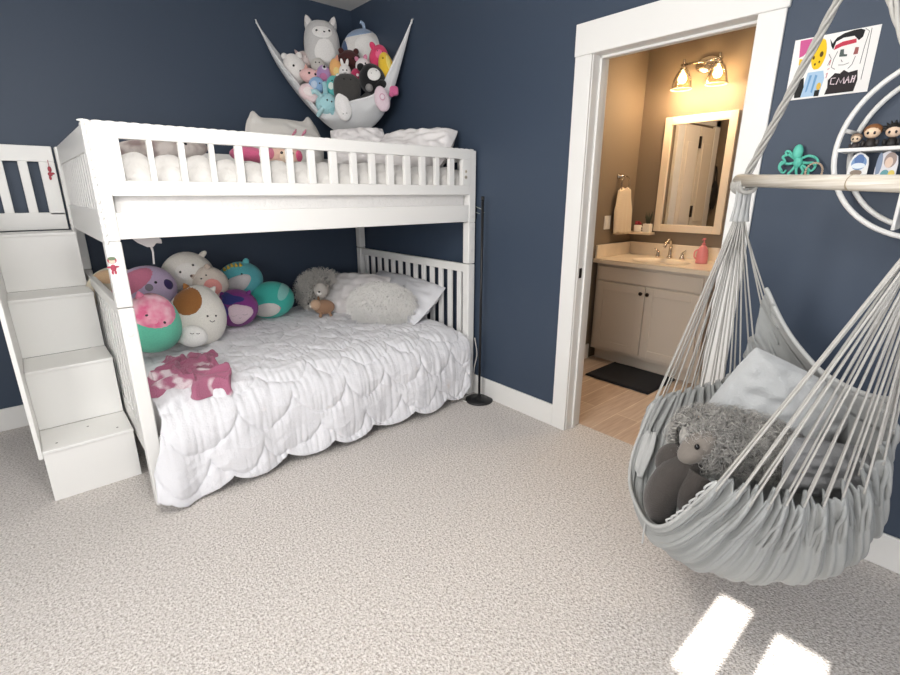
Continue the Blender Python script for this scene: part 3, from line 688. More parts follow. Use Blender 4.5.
p.patch('blue_hood', -.1, .78, .85, .2, '#8FA3BF', .0, .004).patch('blue_hood', -.84, .1, .13, .6, '#4D6488', .05, .005).patch('face', .15, .0, .55, .55, '#F3F1ED').limb('tail', [(.25, .9, 0), (.22, .95, .03), (.10, .97, .045)], .012, '#9DB2CC')
p = N('brown and white plush penguin by the right cord of the corner hammock', 393, 46, 21, 29, .45, '#4E4742', 15, 'plush_penguin')
p.patch('white_belly', -.3, -.25, .5, .62, '#EFEBE6').eyes([(-.35, .5), (.15, .55)], .006)
p = N('hot pink plush pressed against the right side of the corner hammock', 379, 57, 19, 22, .8, '#E0446F', -10, 'plush_unicorn'); p.patch('cheek', 0, .1, .4, .4, '#EE7396').ears([(-.7, .6, -.7)], .02, .03, '#E0446F').eyes([(-.2, .3), (.3, .3)], .005)
p = N('yellow plush below the hot pink toy in the corner hammock', 386, 66, 15, 25, .93, '#EBC23A', 12, 'plush_duck'); p.patch('pale_side', .4, .1, .3, .6, '#F3DE7A').eyes([(-.2, .5)], .005)
p = N('dark maroon plush in the middle of the corner hammock', 349, 60, 24, 18, .75, '#48211F', 0, 'plush_bear'); p.ears([(-.6, .7, -.5), (.6, .7, .5)], .02, .022, '#48211F').eyes([(-.3, .0), (.3, .0)], .006)
p = N('small white faced plush right of the maroon toy', 363, 66, 15, 15, .9, '#EDE6E6', 10); p.eyes([(-.3, .1), (.35, .1)], .006).ears([(-.6, .75, -.5), (.5, .8, .4)], .014, .02, '#D98BA6').smile(0, -.2, .4)
p = N('black and white panda plush at the right front of the corner hammock', 372, 79, 26, 28, 1.0, '#121214', 20, 'plush_panda'); p.patch('white_face', .22, .12, .52, .44, '#F1EFEB', 0, .004).ball('arm', .42, -.62, .034, '#0E0E10', .0, (1.2, .8, .9)).ball('grey_paw', -.45, -.55, .026, '#8E8C8A').eyes([(.05, .2), (.45, .25)], .007).ears([(-.5, .85, -.5)], .026, .026, '#121214')
p = N('charcoal plush at the front rim of the corner hammock', 347, 89, 27, 27, 1.04, '#43413F', 0, 'plush_seal', egg=.0, boxy=.75); p.ball('white_tag', -.5, .75, .011, '#E8E6E4', .0, (1.2, .4, .8)).eyes([(.2, .4), (-.1, .42)], .005)
p = N('small white bunny plush above the charcoal toy', 345, 72, 12, 15, .95, '#EDE9E6', 0, 'plush_bunny'); p.ears([(-.4, .9, -.2), (.4, .9, .2)], .011, .028, '#EDE9E6').eyes([(-.3, .1), (.3, .1)], .005).smile(0, -.2, .4)
p = N('magenta plush tucked between white toys in the corner hammock', 356, 74, 10, 10, .98, '#B5345C'); p.ball('white_spot', .3, -.3, .010, '#F0E6E8')
p = N('orange and yellow plush left of the small white bunny', 336, 69, 13, 19, .92, '#EDB473', 8, 'plush_fox'); p.ears([(.4, .85, .3)], .014, .03, '#E7A58A', 'cone').patch('yellow_belly', 0, -.3, .5, .4, '#EFD08A')
p = N('white bear plush with two black eyes at the left edge of the corner hammock', 295, 69, 23, 28, .86, '#F0ECE8', 22, 'plush_bear'); p.eyes([(-.05, .1), (.3, -.35)], .008).ears([(-.4, .86, -.4), (.75, .6, .8)], .022, .022, '#F0ECE8')
p = N('beige kitten plush with pointed ears behind the white bear toy', 304, 60, 18, 16, .72, '#C6B4B0', 10, 'plush_cat'); p.ears([(-.6, .75, -.4), (.55, .8, .4)], .016, .03, '#B7A2A0', 'cone').eyes([(-.3, 0), (.3, .1)], .005).patch('face', 0, -.1, .5, .5, '#D9CBC8')
p = N('pink kitten plush with dark eyes in front of the white bear toy', 310, 76, 20, 14, .95, '#EFC3C0', -14, 'plush_cat'); p.eyes([(-.1, .2), (.5, .3)], .008).ears([(-.5, .8, -.3), (.6, .75, .6)], .014, .024, '#E7AFA2', 'cone')
p = N('lilac plush with one big eye left of the orange toy', 324, 75, 15, 18, .92, '#B795C4', 0, 'plush_owl'); p.ball('eye_ring', .1, .62, .017, '#E9E4EA', .0, (1, .6, 1)).ball('eye', .1, .62, .009, '', .010, m=M_eye).patch('pink_front', -.1, -.3, .5, .4, '#C97FA8')
p = N('pale grey plush behind the lilac toy', 318, 65, 14, 13, .82, '#CFCBC4'); p.eyes([(.2, .2), (-.3, .2)], .005)
p = N('pale pink soft toy draped over the left front rim of the hammock', 310, 93, 22, 17, 1.06, '#F1DADB', -25, 'plush_bunny'); p.ears([(.8, -.3, 1.9)], .014, .03, '#EAC6CF').patch('tummy', -.1, 0, .5, .5, '#F6EAE8')
p = N('sky blue plush between the pink and teal toys', 317, 85, 16, 15, 1.04, '#8FB4DA', -20); p.patch('pale_front', -.3, -.2, .4, .5, '#BFD0E4').eyes([(.3, .2)], .005)
p = N('teal plush with white muzzle near the hammock centre', 334, 86, 16, 19, 1.04, '#62BBB8', 0, 'plush_dino'); p.patch('muzzle', -.35, -.1, .36, .36, '#DDE8DF').eyes([(-.2, .4), (.3, .4)], .005).ears([(.4, .85, .4)], .012, .025, '#62BBB8', 'cone')
p = N('light aqua plush with dangling limbs at the front of the hammock', 327, 104, 22, 20, 1.1, '#A9D6DC', -10, 'plush_octopus')
p.limb('arm', [(-.5, .4, 0), (-.9, .7, .03), (-1, .5, .05)], .016, '#B8DFE4').limb('arm', [(-.2, .8, 0), (-.25, 1, .05), (-.3, 1, .07)], .016, '#A2D2DA').limb('arm', [(.4, -.4, 0), (.6, -.9, .02)], .018, '#9CCFD6').limb('arm', [(-.3, -.5, 0), (-.5, -.9, .03)], .016, '#B8DFE4').eyes([(.0, .25), (.4, .2)], .006)
p = N('white flat eared plush hanging over the front rim beside the aqua toy', 343, 107, 16, 26, 1.16, '#F1EFED', 12, 'plush_bunny', dep=.4); p.patch('inner_ear', 0, .1, .45, .6, '#F6F3F2').eyes([(-.2, -.5), (.25, -.5)], .003)
p = N('pale pink plush bulging against the right side of the hammock', 382, 99, 15, 24, 1.12, '#E9D3DC', 14, 'plush_pig', dep=.55); p.patch('pink_ring', .1, .1, .4, .3, '#D9AABD').patch('pale_centre', .1, .1, .28, .2, '#EFDFE6', off=.004)
p = N('small pink plush foot poking out of the right side of the hammock', 394, 91, 9, 9, 1.0, '#D86C9A', boxy=.6); p.ball('toe', -.4, -.7, .018, '#D86C9A')

# ================================================================== FLOOR LAMP POLE
fl = thing('floor_lamp', 'thin black floor lamp pole on a round base between bunk bed and doorway', 'floor lamp', (-.085, -1.585, 0))
MB().lathe([(.001, 0), (.092, 0), (.095, .004), (.093, .013), (.06, .020), (.018, .026), (.012, .045), (.001, .046)], (-.085, -1.585, 0), 36).build('base', M_black, fl, smooth=True)
MB().tube([(-.085, -1.585, .03), (-.085, -1.585, 1.36)], .0085, 12).build('pole', M_black, fl, smooth=True)
MB().tube([(-.085, -1.585, 1.34), (-.085, -1.585, 1.365)], .0105, 12).build('pole_cap', M_black, fl, smooth=True)
cb = thing('power_cord', 'loose white cord lying on the carpet beside the black lamp base', 'cord', (-.10, -1.50, 0))
MB().tube(bez([(-.03, -1.475, .42), (-.012, -1.482, .30), (-.03, -1.476, .2), (-.04, -1.476, .08), (-.06, -1.478, .012), (-.13, -1.478, .005), (-.18, -1.52, .005), (-.16, -1.57, .005)], 8), .0035, 6).build('cord_loop', mat('cord_white', '#D8D6D2', .6), cb, smooth=True)
bp_ = thing('clip_lamp', 'small black clip with twiggy end on the right post of the bunk bed', 'clip', (-.01, -1.44, 1.25))
MB().box(-.019, -.007, -1.452, -1.428, 1.22, 1.30).build('clip', M_black, bp_, bevel=.003)
MB().tube([(-.012, -1.445, 1.30), (-.010, -1.50, 1.285), (-.010, -1.525, 1.262)], [.003, .003, .002], 6).tube([(-.012, -1.445, 1.265), (-.010, -1.485, 1.255)], .0025, 6).build('twig', mat('sage_wire', '#9CA39A', .6), bp_, smooth=True)

# ================================================================== WALL: drawing, octopus hook, ring shelf
def wall_poly(mb, pts, x):      # polygon on the door wall, pts in (s, t) of the drawing, 0..1
    n = len(pts); f = [Vector((x, DY0+(DY1-DY0)*s, DZ0+(DZ1-DZ0)*t)) for (s, t) in pts]; b = [v+Vector((.0006, 0, 0)) for v in f]
    mb.add(f+b, [tuple(range(n)), tuple(range(2*n-1, n-1, -1))]+[(i, i+n, (i+1) % n+n, (i+1) % n) for i in range(n)])
DY0, DY1, DZ0, DZ1 = -3.108, -3.352, 1.718, 1.920
dr = thing('drawing', 'white paper drawing of two cartoon figures taped on the navy wall beside the doorway', 'drawing', (0, (DY0+DY1)/2, DZ0))
MB().box(-.003, -.001, DY1, DY0, DZ0, DZ1).build('paper', mat('drawing_paper', '#EFEDEA', .8), dr)
def blob(cx, cy, rx, ry, n=18, w=0, ph=0, a0=0, a1=2*PI): return [(cx+rx*cos(a0+(a1-a0)*i/n)*(1+w*sin(3*i+ph)), cy+ry*sin(a0+(a1-a0)*i/n)*(1+w*cos(4*i+ph))) for i in range(n)]
def ink(name, col, polys, x): 
    mb = MB()
    for q in polys: wall_poly(mb, q, x)
    return mb.build(name, mat('ink_'+col[1:], col, .8), dr)
ink('pink_corner', '#C8588F', [[(.07, .98), (.22, .98), (.20, .80), (.14, .72), (.09, .70)]], -.0036)
ink('yellow_figure', '#E9C21F', [blob(.335, .71, .09, .25, 20, .02)+[], [(.10, .68), (.15, .66), (.14, .55), (.10, .58)]], -.0037)
ink('yellow_figure_mark', '#5A4314', [blob(.37, .70, .022, .045), blob(.28, .66, .014, .03), blob(.31, .55, .012, .02), blob(.36, .58, .01, .02)], -.0044)
ink('blue_shirt', '#A9C6DF', [[(.24, .43), (.43, .43), (.46, .30), (.43, .03), (.20, .03), (.22, .25)]], -.0036)
ink('blue_shirt_fold', '#6E9CC6', [[(.27, .38), (.30, .38), (.27, .12), (.25, .10)], [(.34, .38), (.37, .36), (.34, .08), (.32, .10)]], -.0043)
ink('black_sleeve', '#20201F', [[(.12, .30), (.20, .36), (.22, .20), (.20, .03), (.12, .03), (.11, .15)], [(.37, .12), (.43, .12), (.43, .02), (.37, .02)]], -.0042)
ink('yellow_patch', '#E0B64A', [blob(.41, .18, .028, .06)], -.0047)
ink('black_hair', '#17161A', [[(.44, .92), (.47, .80), (.50, .74), (.52, .86), (.60, .90), (.72, .90), (.78, .82), (.82, .86), (.83, .96), (.78, .99), (.70, .99), (.60, 1.0-.03), (.52, .92), (.48, .84)]], -.0036)
ink('red_band', '#C53A50', [[(.52, .80), (.60, .84), (.75, .85), (.76, .79), (.60, .77), (.51, .73)]], -.0044)
ink('eye_mark', '#55605C', [[(.59, .72), (.63, .72), (.64, .64), (.68, .63), (.68, .60), (.59, .61)]], -.0042)
ink('eye_mark', '#9A5A56', [[(.76, .72), (.80, .71), (.80, .61), (.75, .61)]], -.0042)
ink('black_shirt', '#262022', [[(.51, .26), (.58, .36), (.64, .34), (.68, .39), (.74, .34), (.84, .36), (.86, .20), (.84, .03), (.50, .03), (.52, .14)]], -.0036)
def stroke(name, col, lines, x, r=.0012):
    mb = MB()
    for l in lines: mb.tube([(x, DY0+(DY1-DY0)*s, DZ0+(DZ1-DZ0)*t) for (s, t) in l], r, 5)
    mb.build(name, mat('ink_'+col[1:], col, .8), dr)
stroke('white_lettering', '#E9D6DC', [[(.60, .28), (.55, .28), (.55, .19), (.60, .18)], [(.62, .17), (.64, .27), (.67, .19), (.70, .27), (.71, .17)], [(.72, .17), (.75, .28), (.77, .17)], [(.735, .22), (.765, .22)], [(.80, .28), (.79, .17)], [(.83, .28), (.82, .17)], [(.79, .23), (.83, .23)]], -.0046, .0018)
stroke('pencil_line', '#6A6868', [[(.56, .70), (.53, .58), (.52, .46), (.57, .42)], [(.78, .58), (.76, .46), (.72, .40)], [(.60, .48), (.66, .47), (.72, .49)], [(.83, .98), (.88, .93), (.86, .70), (.85, .45)], [(.46, .68), (.50, .60), (.47, .50)], [(.62, .56), (.64, .52)], [(.90, .97), (.905, .6), (.90, .2)]], -.0036, .0009)
stroke('red_scribble', '#C7737C', [[(.48, .55), (.50, .58), (.49, .50)], [(.47, .36), (.49, .38), (.48, .30)], [(.48, .43), (.50, .45)]], -.0036, .0012)

teal = mat('teal_painted_metal', '#5FC2AD', .5)
oc = thing('octopus_hook', 'teal octopus wall hook right of the doorway above the hammock bar', 'wall hook', (-.01, -3.205, 1.46))
o3 = lambda px, py, x=-.03: at(px, py, 'x', x)
hc_ = o3(798, 155)
MB().ell(o3(798, 152), (.014, .017, .027), 18, 12).ell(o3(798, 162), (.013, .015, .02), 14, 10).build('head', teal, oc, smooth=True)
for pts in ([(797, 160), (789, 155), (783, 157), (785, 162), (780, 166), (782, 171)], [(797, 162), (788, 164), (782, 162), (779, 168), (783, 173), (786, 170)], [(797, 164), (792, 170), (788, 174), (793, 176)], [(798, 164), (796, 171), (797, 177)], [(799, 164), (803, 171), (800, 176)], [(799, 162), (807, 163), (813, 163), (815, 167), (811, 171), (808, 168)], [(799, 160), (808, 156), (816, 158), (818, 163), (813, 165)], [(798, 163), (806, 168), (808, 174), (804, 177)], [(797, 160), (790, 152), (786, 152), (787, 156)]):
    MB().tube(bez([o3(a, b, -.02-.006*i) for i, (a, b) in enumerate(pts)], 6), [.0056-.0025*i/(6*(len(pts)-1)) for i in range(6*(len(pts)-1)+1)], 8).build('tentacle', teal, oc, smooth=True)
MB().box(-.012, -.0, -3.203, -3.183, 1.492, 1.520).build('back_plate', teal, oc, bevel=.004)
br_ = thing('bracelet', 'beige beaded bracelet hanging on the right arm of the teal octopus', 'bracelet', o3(817, 178))
c_ = o3(815, 170); mb = MB()
for i in range(26):
    a = 2*PI*i/26; mb.ell(c_+Vector((-.012, -.026*cos(a), .030*sin(a)-.006)), .0038, 8, 6)
mb.build('beads', mat('bead_beige', '#C9B09A', .5), br_, smooth=True)

RC_Y, RC_Z, RR = -3.60, 1.52, .277
rs = thing('ring_shelf', 'round white metal ring shelf on the navy wall at the right edge', 'shelf', (-.06, RC_Y, RC_Z-RR))
for x in (-.012, -.112):
    MB().tube([(x, RC_Y+(RR if x < -.05 else RR-.024)*cos(2*PI*i/72), RC_Z+(RR if x < -.05 else RR-.024)*sin(2*PI*i/72)) for i in range(72)], .0085, 10, closed=True).build('ring', M_white, rs, smooth=True)
def shelf_w(z): return math.sqrt(max(RR*RR-(z-RC_Z)**2, 0))
for z in (1.530, 1.425): MB().box(-.118, -.006, RC_Y-shelf_w(z)+.006, RC_Y+shelf_w(z)-.006, z-.012, z).build('shelf_board', M_white, rs, bevel=.002)
for a in (.25, PI/2, -PI/2):
    MB().tube([(-.012, RC_Y+(RR-.024)*cos(a), RC_Z+(RR-.024)*sin(a)), (-.112, RC_Y+RR*cos(a), RC_Z+RR*sin(a))], .007, 8).build('spacer', M_white, rs, smooth=True)
MB().box(-.118, -.006, RC_Y+.073, RC_Y+.083, RC_Z-shelf_w(RC_Z+.08)+.012, 1.413).build('divider', M_white, rs, bevel=.002)
def figure(px, label, hair, skin, body, s, spiky=False, ears=False):
    b = at(px, 148, 'x', -.075); b.z = 1.530
    t = thing('figurine', label, 'figurine', b, 'small figurines on the ring shelf')
    k = s*.85; hd = b+Vector((0, 0, .022*k+.018*k))
    MB().lathe([(.010*k, 0), (.014*k, .004*k), (.012*k, .014*k), (.008*k, .024*k)], b, 14).build('torso', mat('fig_'+body[1:], body, .5), t, smooth=True)
    MB().ell(hd, (.017*k, .018*k, .016*k), 16, 12).build('head', mat('fig_'+skin[1:], skin, .5), t, smooth=True)
    mb = MB().ell(hd+Vector((.004*k, 0, .005*k)), (.018*k, .0205*k, .0165*k), 16, 12)
    if spiky:
        for i in range(9):
            a = -1.3+2.6*i/8; mb.lathe([(.007*k, 0), (.0005, .017*k)], hd+Vector((0, .016*k*sin(a), .013*k*cos(a))), 6, 'z', Matrix.Rotation(-a, 3, 'X'))
    mb.build('hair', mat('fig_'+hair[1:], hair, .5), t, smooth=True)
    for q in (-1, 1):
        MB().ell(hd+Vector((-.0155*k, .007*k*q, -.003*k)), (.002*k, .003*k, .004*k), 8, 6).build('eye', M_eye, t, smooth=True)
        MB().ell(b+Vector((-.006*k, .015*k*q, .012*k)), (.005*k, .005*k, .009*k), 8, 6).build('arm', mat('fig_'+body[1:], body, .5), t, smooth=True)
figure(854, 'small pale figurine at the left end of the ring shelf', '#8F7A66', '#E4CDB2', '#3A3434', .95)
figure(869, 'figurine with light brown hair in the middle of the ring shelf', '#8A5B34', '#F0D2B4', '#2B2624', 1.45)
figure(890, 'figurine with black spiky hair on the ring shelf', '#14130F', '#E9CDB4', '#1E1C1C', 1.4, True)
def card(px0, px1, label, base, blobs, lean):
    a = at(px0, 177, 'x', -.085); b = at(px1, 177, 'x', -.085); y0, y1 = a.y, b.y; z0 = 1.425; z1 = 1.425+.093
    t = thing('acrylic_card', label, 'card', (-.085, (y0+y1)/2, z0), 'printed cards on the ring shelf')
    n = 12; poly = []
    for (s, q) in ((0, 0), (1, 0), (1.0, .55), (.92, .8), (.7, .92), (.45, 1), (.2, .9), (.06, .7), (0, .4)): poly.append((y0+(y1-y0)*s, z0+(z1-z0)*q))
    MB().prism(poly, 'x', -.088, -.084).build('panel', mat('card_'+base[1:], base, .4), t)
    for i, (cy, cz, ry, rz, col) in enumerate(blobs):
        pts = [(y0+(y1-y0)*(cy+ry*cos(2*PI*i_/16)), z0+(z1-z0)*(cz+rz*sin(2*PI*i_/16))) for i_ in range(16)]
        MB().prism(pts, 'x', -.0886-.0006*i, -.0878).build('print', mat('card_'+col[1:], col, .5), t)
card(846, 866, 'pale blue printed card on the left of the ring shelf lower tier', '#E6E6E4', [(.5, .62, .38, .25, '#6E93BE'), (.5, .72, .24, .2, '#4A6EA6'), (.5, .52, .34, .1, '#DDE6EC'), (.45, .28, .3, .10, '#8C7C6C'), (.5, .10, .38, .03, '#4C4540')], 0)
card(873, 895, 'white printed card with yellow and teal marks on the ring shelf lower tier', '#DAD8DC', [(.62, .68, .28, .26, '#A08C84'), (.58, .60, .18, .18, '#E0C6B4'), (.15, .55, .13, .4, '#7F8FA8'), (.5, .2, .2, .16, '#5E9AA0'), (.8, .22, .15, .12, '#D9C25A'), (.2, .12, .14, .1, '#E6E2DA')], 0)

# ================================================================== HAMMOCK CHAIR
MO = Vector((-.70, -3.43, 0)); LF = -RT; LT = Vector((-sin(-YAW), -cos(YAW), 0))
def hl(a, t, z): return MO+LF*a+LT*t+Vector((0, 0, z))
hm = thing('hammock_chair', 'grey canvas hammock chair with corded sides hanging at the right of the room', 'hanging chair', hl(0, 0, .2))
ZB = 1.412; TB = .345
MB().tube([hl(.016, -TB, ZB+.012), hl(-.014, TB, ZB-.012)], .0185, 20).build('spreader_bar', M_wood, hm, smooth=True)
for t_ in (-.20, .085, ): MB().lathe([(.0045, 0), (.0045, -.001)], (0, 0, 0), 10, 'y').build('knot', mat('wood_knot', '#8C7A62', .7), hm) if 0 else None
MB().tube([hl(-.003, .098, ZB-.003), hl(-.0045, .104, ZB-.004)], .0192, 20).build('bar_joint', mat('bar_joint_wood', '#A89A82', .6), hm, smooth=True)
MB().ell(hl(.0, .085, ZB+.004)-Vector((FW.x, FW.y, 0))*.0175, (.005, .005, .005), 10, 8).build('screw', mat('screw_dark', '#6A645C', .4, metal=.5), hm, smooth=True)
APX = hl(.0, 0, 1.93)
for sg in (-1, 1):
    e = hl(-.016*sg*-1*-1, sg*TB*.96, ZB+(.012 if sg < 0 else -.012)) if 0 else hl(-.001*sg, sg*TB*.955, ZB)
    top = APX+LT*sg*.008
    nrm = RT
    # braided suspension rope: three strands
    for k in range(4):
        pts = []
        for i in range(41):
            q = i/40; p = e.lerp(top, q)+Vector((0, 0, .022*(1-q))); an = q*16+k*PI/2; r = .0075*(1-.2*q)
            side = (top-e).cross(RT).normalized()
            pts.append(p+RT*cos(an)*r+side*sin(an)*r)
        MB().tube(pts, .0046, 7).build('suspension_rope', M_cord, hm, smooth=True)
    # wrap around the bar end and woven band below it
    mb = MB()
    for j in range(5):
        t0 = sg*TB*.955+(j-2)*.011
        mb.tube([hl(-.003*sg+.0255*cos(2*PI*i/20), t0+.003*sin(4*PI*i/20), ZB+.0255*sin(2*PI*i/20)) for i in range(20)], .007, 7, closed=True)
    mb.build('bar_wrap', M_cord, hm, smooth=True)
    def band(u, v):
        an = 2*PI*u; w = .024-.004*sin(PI*v)+.006*v
        return hl(w*cos(an)+.003*cos(an*9), sg*TB*.955+.012*sin(an)+.002*sin(an*9), ZB-.012-.105*v)
    MB().grid(band, 40, 10, wrap=True).build('woven_band', M_greyhem, hm, smooth=True)
MB().tube([APX+Vector((.022*cos(2*PI*i/24), 0, .02+.022*sin(2*PI*i/24))) for i in range(24)], .0045, 8, closed=True).build('ring', M_chrome, hm, smooth=True)
MB().tube([APX+Vector((0, 0, .04)), Vector((APX.x, APX.y, H-.05))], .008, 8).build('hanging_rope', M_cord, hm, smooth=True)
MB().lathe([(.001, H-.06), (.02, H-.055), (.035, H-.012), (.04, H), (.001, H)], (APX.x, APX.y, 0), 20).build('ceiling_mount', M_chrome, hm, smooth=True)
LH = [(0, (.185, -.36, .645)), (.2, (.11, -.37, .665)), (.4, (.03, -.37, .69)), (.6, (-.04, -.37, .71)), (.75, (-.095, -.36, .755)), (.88, (-.125, -.345, .90)), (.95, (-.13, -.335, 1.02)), (1, (-.13, -.33, 1.085))]
RH = [(0, (.275, .24, .70)), (.2, (.20, .265, .675)), (.4, (.12, .275, .66)), (.6, (.03, .28, .665)), (.75, (-.045, .275, .715)), (.88, (-.09, .265, .80)), (.95, (-.10, .26, .86)), (1, (-.095, .26, .925))]
MC = [(0, (.325, -.09, .375)), (.12, (.32, -.06, .335)), (.28, (.235, -.02, .29)), (.45, (.06, .0, .255)), (.6, (-.11, .0, .262)), (.72, (-.22, .0, .315)), (.82, (-.28, -.01, .42)), (.91, (-.275, -.02, .60)), (.96, (-.225, -.03, .78)), (1, (-.16, -.05, .872))]
NG = 11
def canvas(u, v, off=0, pleat=1):
    U = u*2-1; L_, R_, M_ = interp(LH, v), interp(RH, v), interp(MC, v)
    e = L_.lerp(R_, u); mid = (L_+R_)/2
    k = 1-abs(U)**(2.5-1.0*min(max((v-.85)/.15, 0), 1))
    p = e+(M_-mid)*k
    wide = .035*math.sin(PI*min(abs(U), 1))*(1 if U > 0 else -1); p.y += wide
    ph = v*NG*2*PI
    hemd = math.exp(-((1-abs(U))/.10))
    flow = (.05+.95*abs(U)**1.5)
    amp = .017*flow*pleat*(1 if .02 < v < .98 else .3)*(1-.75*max(0, v-.80)/.2)
    wv = (lambda q: q*abs(q)**-.35 if q else 0)(sin(ph+.9*nz((U*2, v*3, 0), 1.5, 2)))+.55*sin(3*ph+1.3+2*nz((U, v*4, 1), 2, 6))+.3*nz((U*1.5, v*30, 0), 1, 9)
    # outward normal, roughly
    nx = Vector((p.x-(-.02), p.y*1.1+.05, p.z-.95)); nx.normalize()
    p += nx*(amp*wv+off)
    p.z -= hemd*.007*(1+cos(ph))*pleat
    return hl(p.x, p.y, p.z)
MB().grid(canvas, 120, 200).build('canvas_seat', M_grey, hm, smooth=True, solid=.004)
MB().tube([canvas(i/60, 0) for i in range(61)], .0065, 8).build('front_piping', M_greyhem, hm, smooth=True)
MB().tube([canvas(i/60, 1) for i in range(61)], .0075, 8).build('back_piping', M_greyhem, hm, smooth=True)
MB().grid(lambda u, v: canvas(.06+.88*u, .955+.04*v, -.005, .3), 50, 6).build('back_hem', M_greyhem, hm, smooth=True, solid=.004)
MB().grid(lambda u, v: canvas(.10+.17*u, .02+.13*v, -.022-.03*v*(1-(2*u-1)**2), .2), 20, 16).build('pocket', M_greyhem, hm, smooth=True, solid=.003)
def cord_to(sg, v, j):
    p = canvas(0 if sg < 0 else 1, v); e = hl(.018*(.5-v)*1.6, sg*TB*.955+.006*((j % 3)-1), ZB-.112)
    d = p-e; m = e.lerp(p, .5)+Vector((0, 0, -.004)); p2 = p+d.normalized()*.02
    return MB().tube([e+Vector((0, 0, .02)), e, m, p, p2], .0028, 6).build('cord', M_cord, hm, smooth=True)
NCL = 2*NG
for sg in (-1, 1):
    for j in range(NCL):
        g = (j//2+.5)/NG; v = min(max(g+(.010 if j % 2 else -.010), .006), .994)
        cord_to(sg, v, j)
    for v in (.015, .985): cord_to(sg, v, 0)
# gathered loops where the cords meet the cloth
for sg in (-1, 1):
    for g in range(NG):
        v = (g+.5)/NG; mb = MB(); uu = 0 if sg < 0 else 1
        for q in range(5):
            dv = (q-2)*.010; hi = Vector((0, 0, 1)); ins = lambda d, k, o: canvas(abs(uu-d), min(max(v+dv*k, 0), 1), o)
            mb.tube(bez([ins(0, .2, 0)+hi*.006, ins(.02, .9, .007)+hi*.006, ins(.05, 1.6, .006), ins(.085, 2.0, -.002), ins(.11, 2.2, -.012)], 4), [.004, .0045, .005, .0055, .006, .006, .006, .006, .006, .006, .006, .006, .0055, .005, .0045, .004, .003], 6)
        mb.build('gather', M_grey, hm, smooth=True)
# lacing on the near front corner
mb = MB()
for i in range(7):
    u = .80+.028*i; c0 = canvas(u, .0); mb.tube(bez([c0, c0+Vector((0, 0, .014))+LF*.008, canvas(u+.02, .0)+Vector((0, 0, .012)), canvas(u+.028, .0)], 5), .0032, 6)
mb.build('lacing', M_greyhem, hm, smooth=True); mb = MB()
mb.tube(bez([canvas(.62, 0), canvas(.62, .02, .01)-Vector((0, 0, .03)), canvas(.61, .04, .012)-Vector((0, 0, .06))], 5), .003, 6)
mb.build('tie_cord', M_greyhem, hm, smooth=True)

def hpx(px, py, t):                             # a point of the hanging chair at sideways offset t
    D = (MO-CAM).dot(-LT)-t; d = ray(px, py); return CAM+d*(D/d.dot(-LT))
# cushions and big grey toy in the chair
c1 = hpx(779, 409, -.09)
o, sd = pillow('pillow', mat('light_grey_cushion', '#B2B4B5', .9, .25, 200), 'light grey cushion leaning on the back of the hammock chair', 'cushion', c1, -LF*.9+Vector((0, 0, -.45))+LT*.35, LF*.36+Vector((0, 0, .8))+LT*-.1, .37, .30, .11, 21, .007); piping(o, sd, mat('light_grey_cushion', '#C6C9CE'), .003)
c2 = hpx(828, 470, .07)
o, sd = pillow('pillow', mat('mid_grey_cushion', '#858688', .9, .25, 200), 'darker grey cushion at the right side of the hammock chair seat', 'cushion', c2, -LF+Vector((0, 0, -.08))+LT*.2, LF*.25+Vector((0, 0, 1))+LT*-.35, .25, .17, .10, 23, .008); piping(o, sd, mat('mid_grey_cushion', '#8F9092'), .003)
gp = thing('plush_dog', 'large curly dark grey plush animal with smooth muzzle lying in the hammock chair', 'plush toy', hpx(715, 500, -.06))
mcurl = mat('charcoal_curly_fur', '#A5A29D', .95, sheen=.3, var=.5, scale=45); mdk = mat('dark_taupe_plush', '#403B38', .95, .3, 200, sheen=.2)
RB = Matrix.Rotation(math.atan2(RT.y, RT.x), 3, 'Z') @ Matrix.Rotation(.18, 3, 'Y')
bc = hpx(748, 446, -.08); hc2 = hpx(706, 440, -.04)
MB().ell(bc, (.155, .10, .105), 24, 16, RB).build('body', mcurl, gp, smooth=True)
MB().ell(hc2, (.076, .076, .072), 24, 16, RB).build('head', mcurl, gp, smooth=True)
mb = MB(); fur(mb, ell_samples(2600, bc, (.155, .10, .105), RB, lambda d: d.z > -.5)+ell_samples(1500, hc2, (.088, .088, .083), RB, lambda d: d.x > -.9), .042, .0026, curl=.014, seg=6); mb.build('curly_fur', mcurl, gp, smooth=True)
mz = hpx(697, 447, .022); RM = Matrix.Rotation(math.atan2(RT.y, RT.x), 3, 'Z') @ Matrix.Rotation(.75, 3, 'Y')
MB().ell(mz, (.036, .042, .066), 22, 14, RM).build('muzzle', mat('grey_muzzle_plush', '#7A736C', .9, .2, 250, sheen=.2), gp, smooth=True)
MB().ell(hpx(697, 447, .065), (.0075, .0075, .0085), 12, 8).build('eye', M_eye, gp, smooth=True)
MB().ell(hpx(683, 467, .03), (.013, .012, .010), 12, 8).build('nose', M_eye, gp, smooth=True)
MB().tube(bez([hpx(692, 462, .0), hpx(672, 478, .02), hpx(660, 500, .0), hpx(662, 514, -.02)], 6), [.04+.012*sin(i/18*PI) for i in range(19)], 14).build('foreleg', mdk, gp, smooth=True)
MB().tube(bez([hpx(700, 475, .06), hpx(690, 492, .07), hpx(688, 504, .05)], 6), [.034]*13, 14).build('foreleg', mdk, gp, smooth=True)
MB().ell(hpx(672, 462, -.03), (.05, .05, .06), 16, 12).build('ear', mdk, gp, smooth=True)

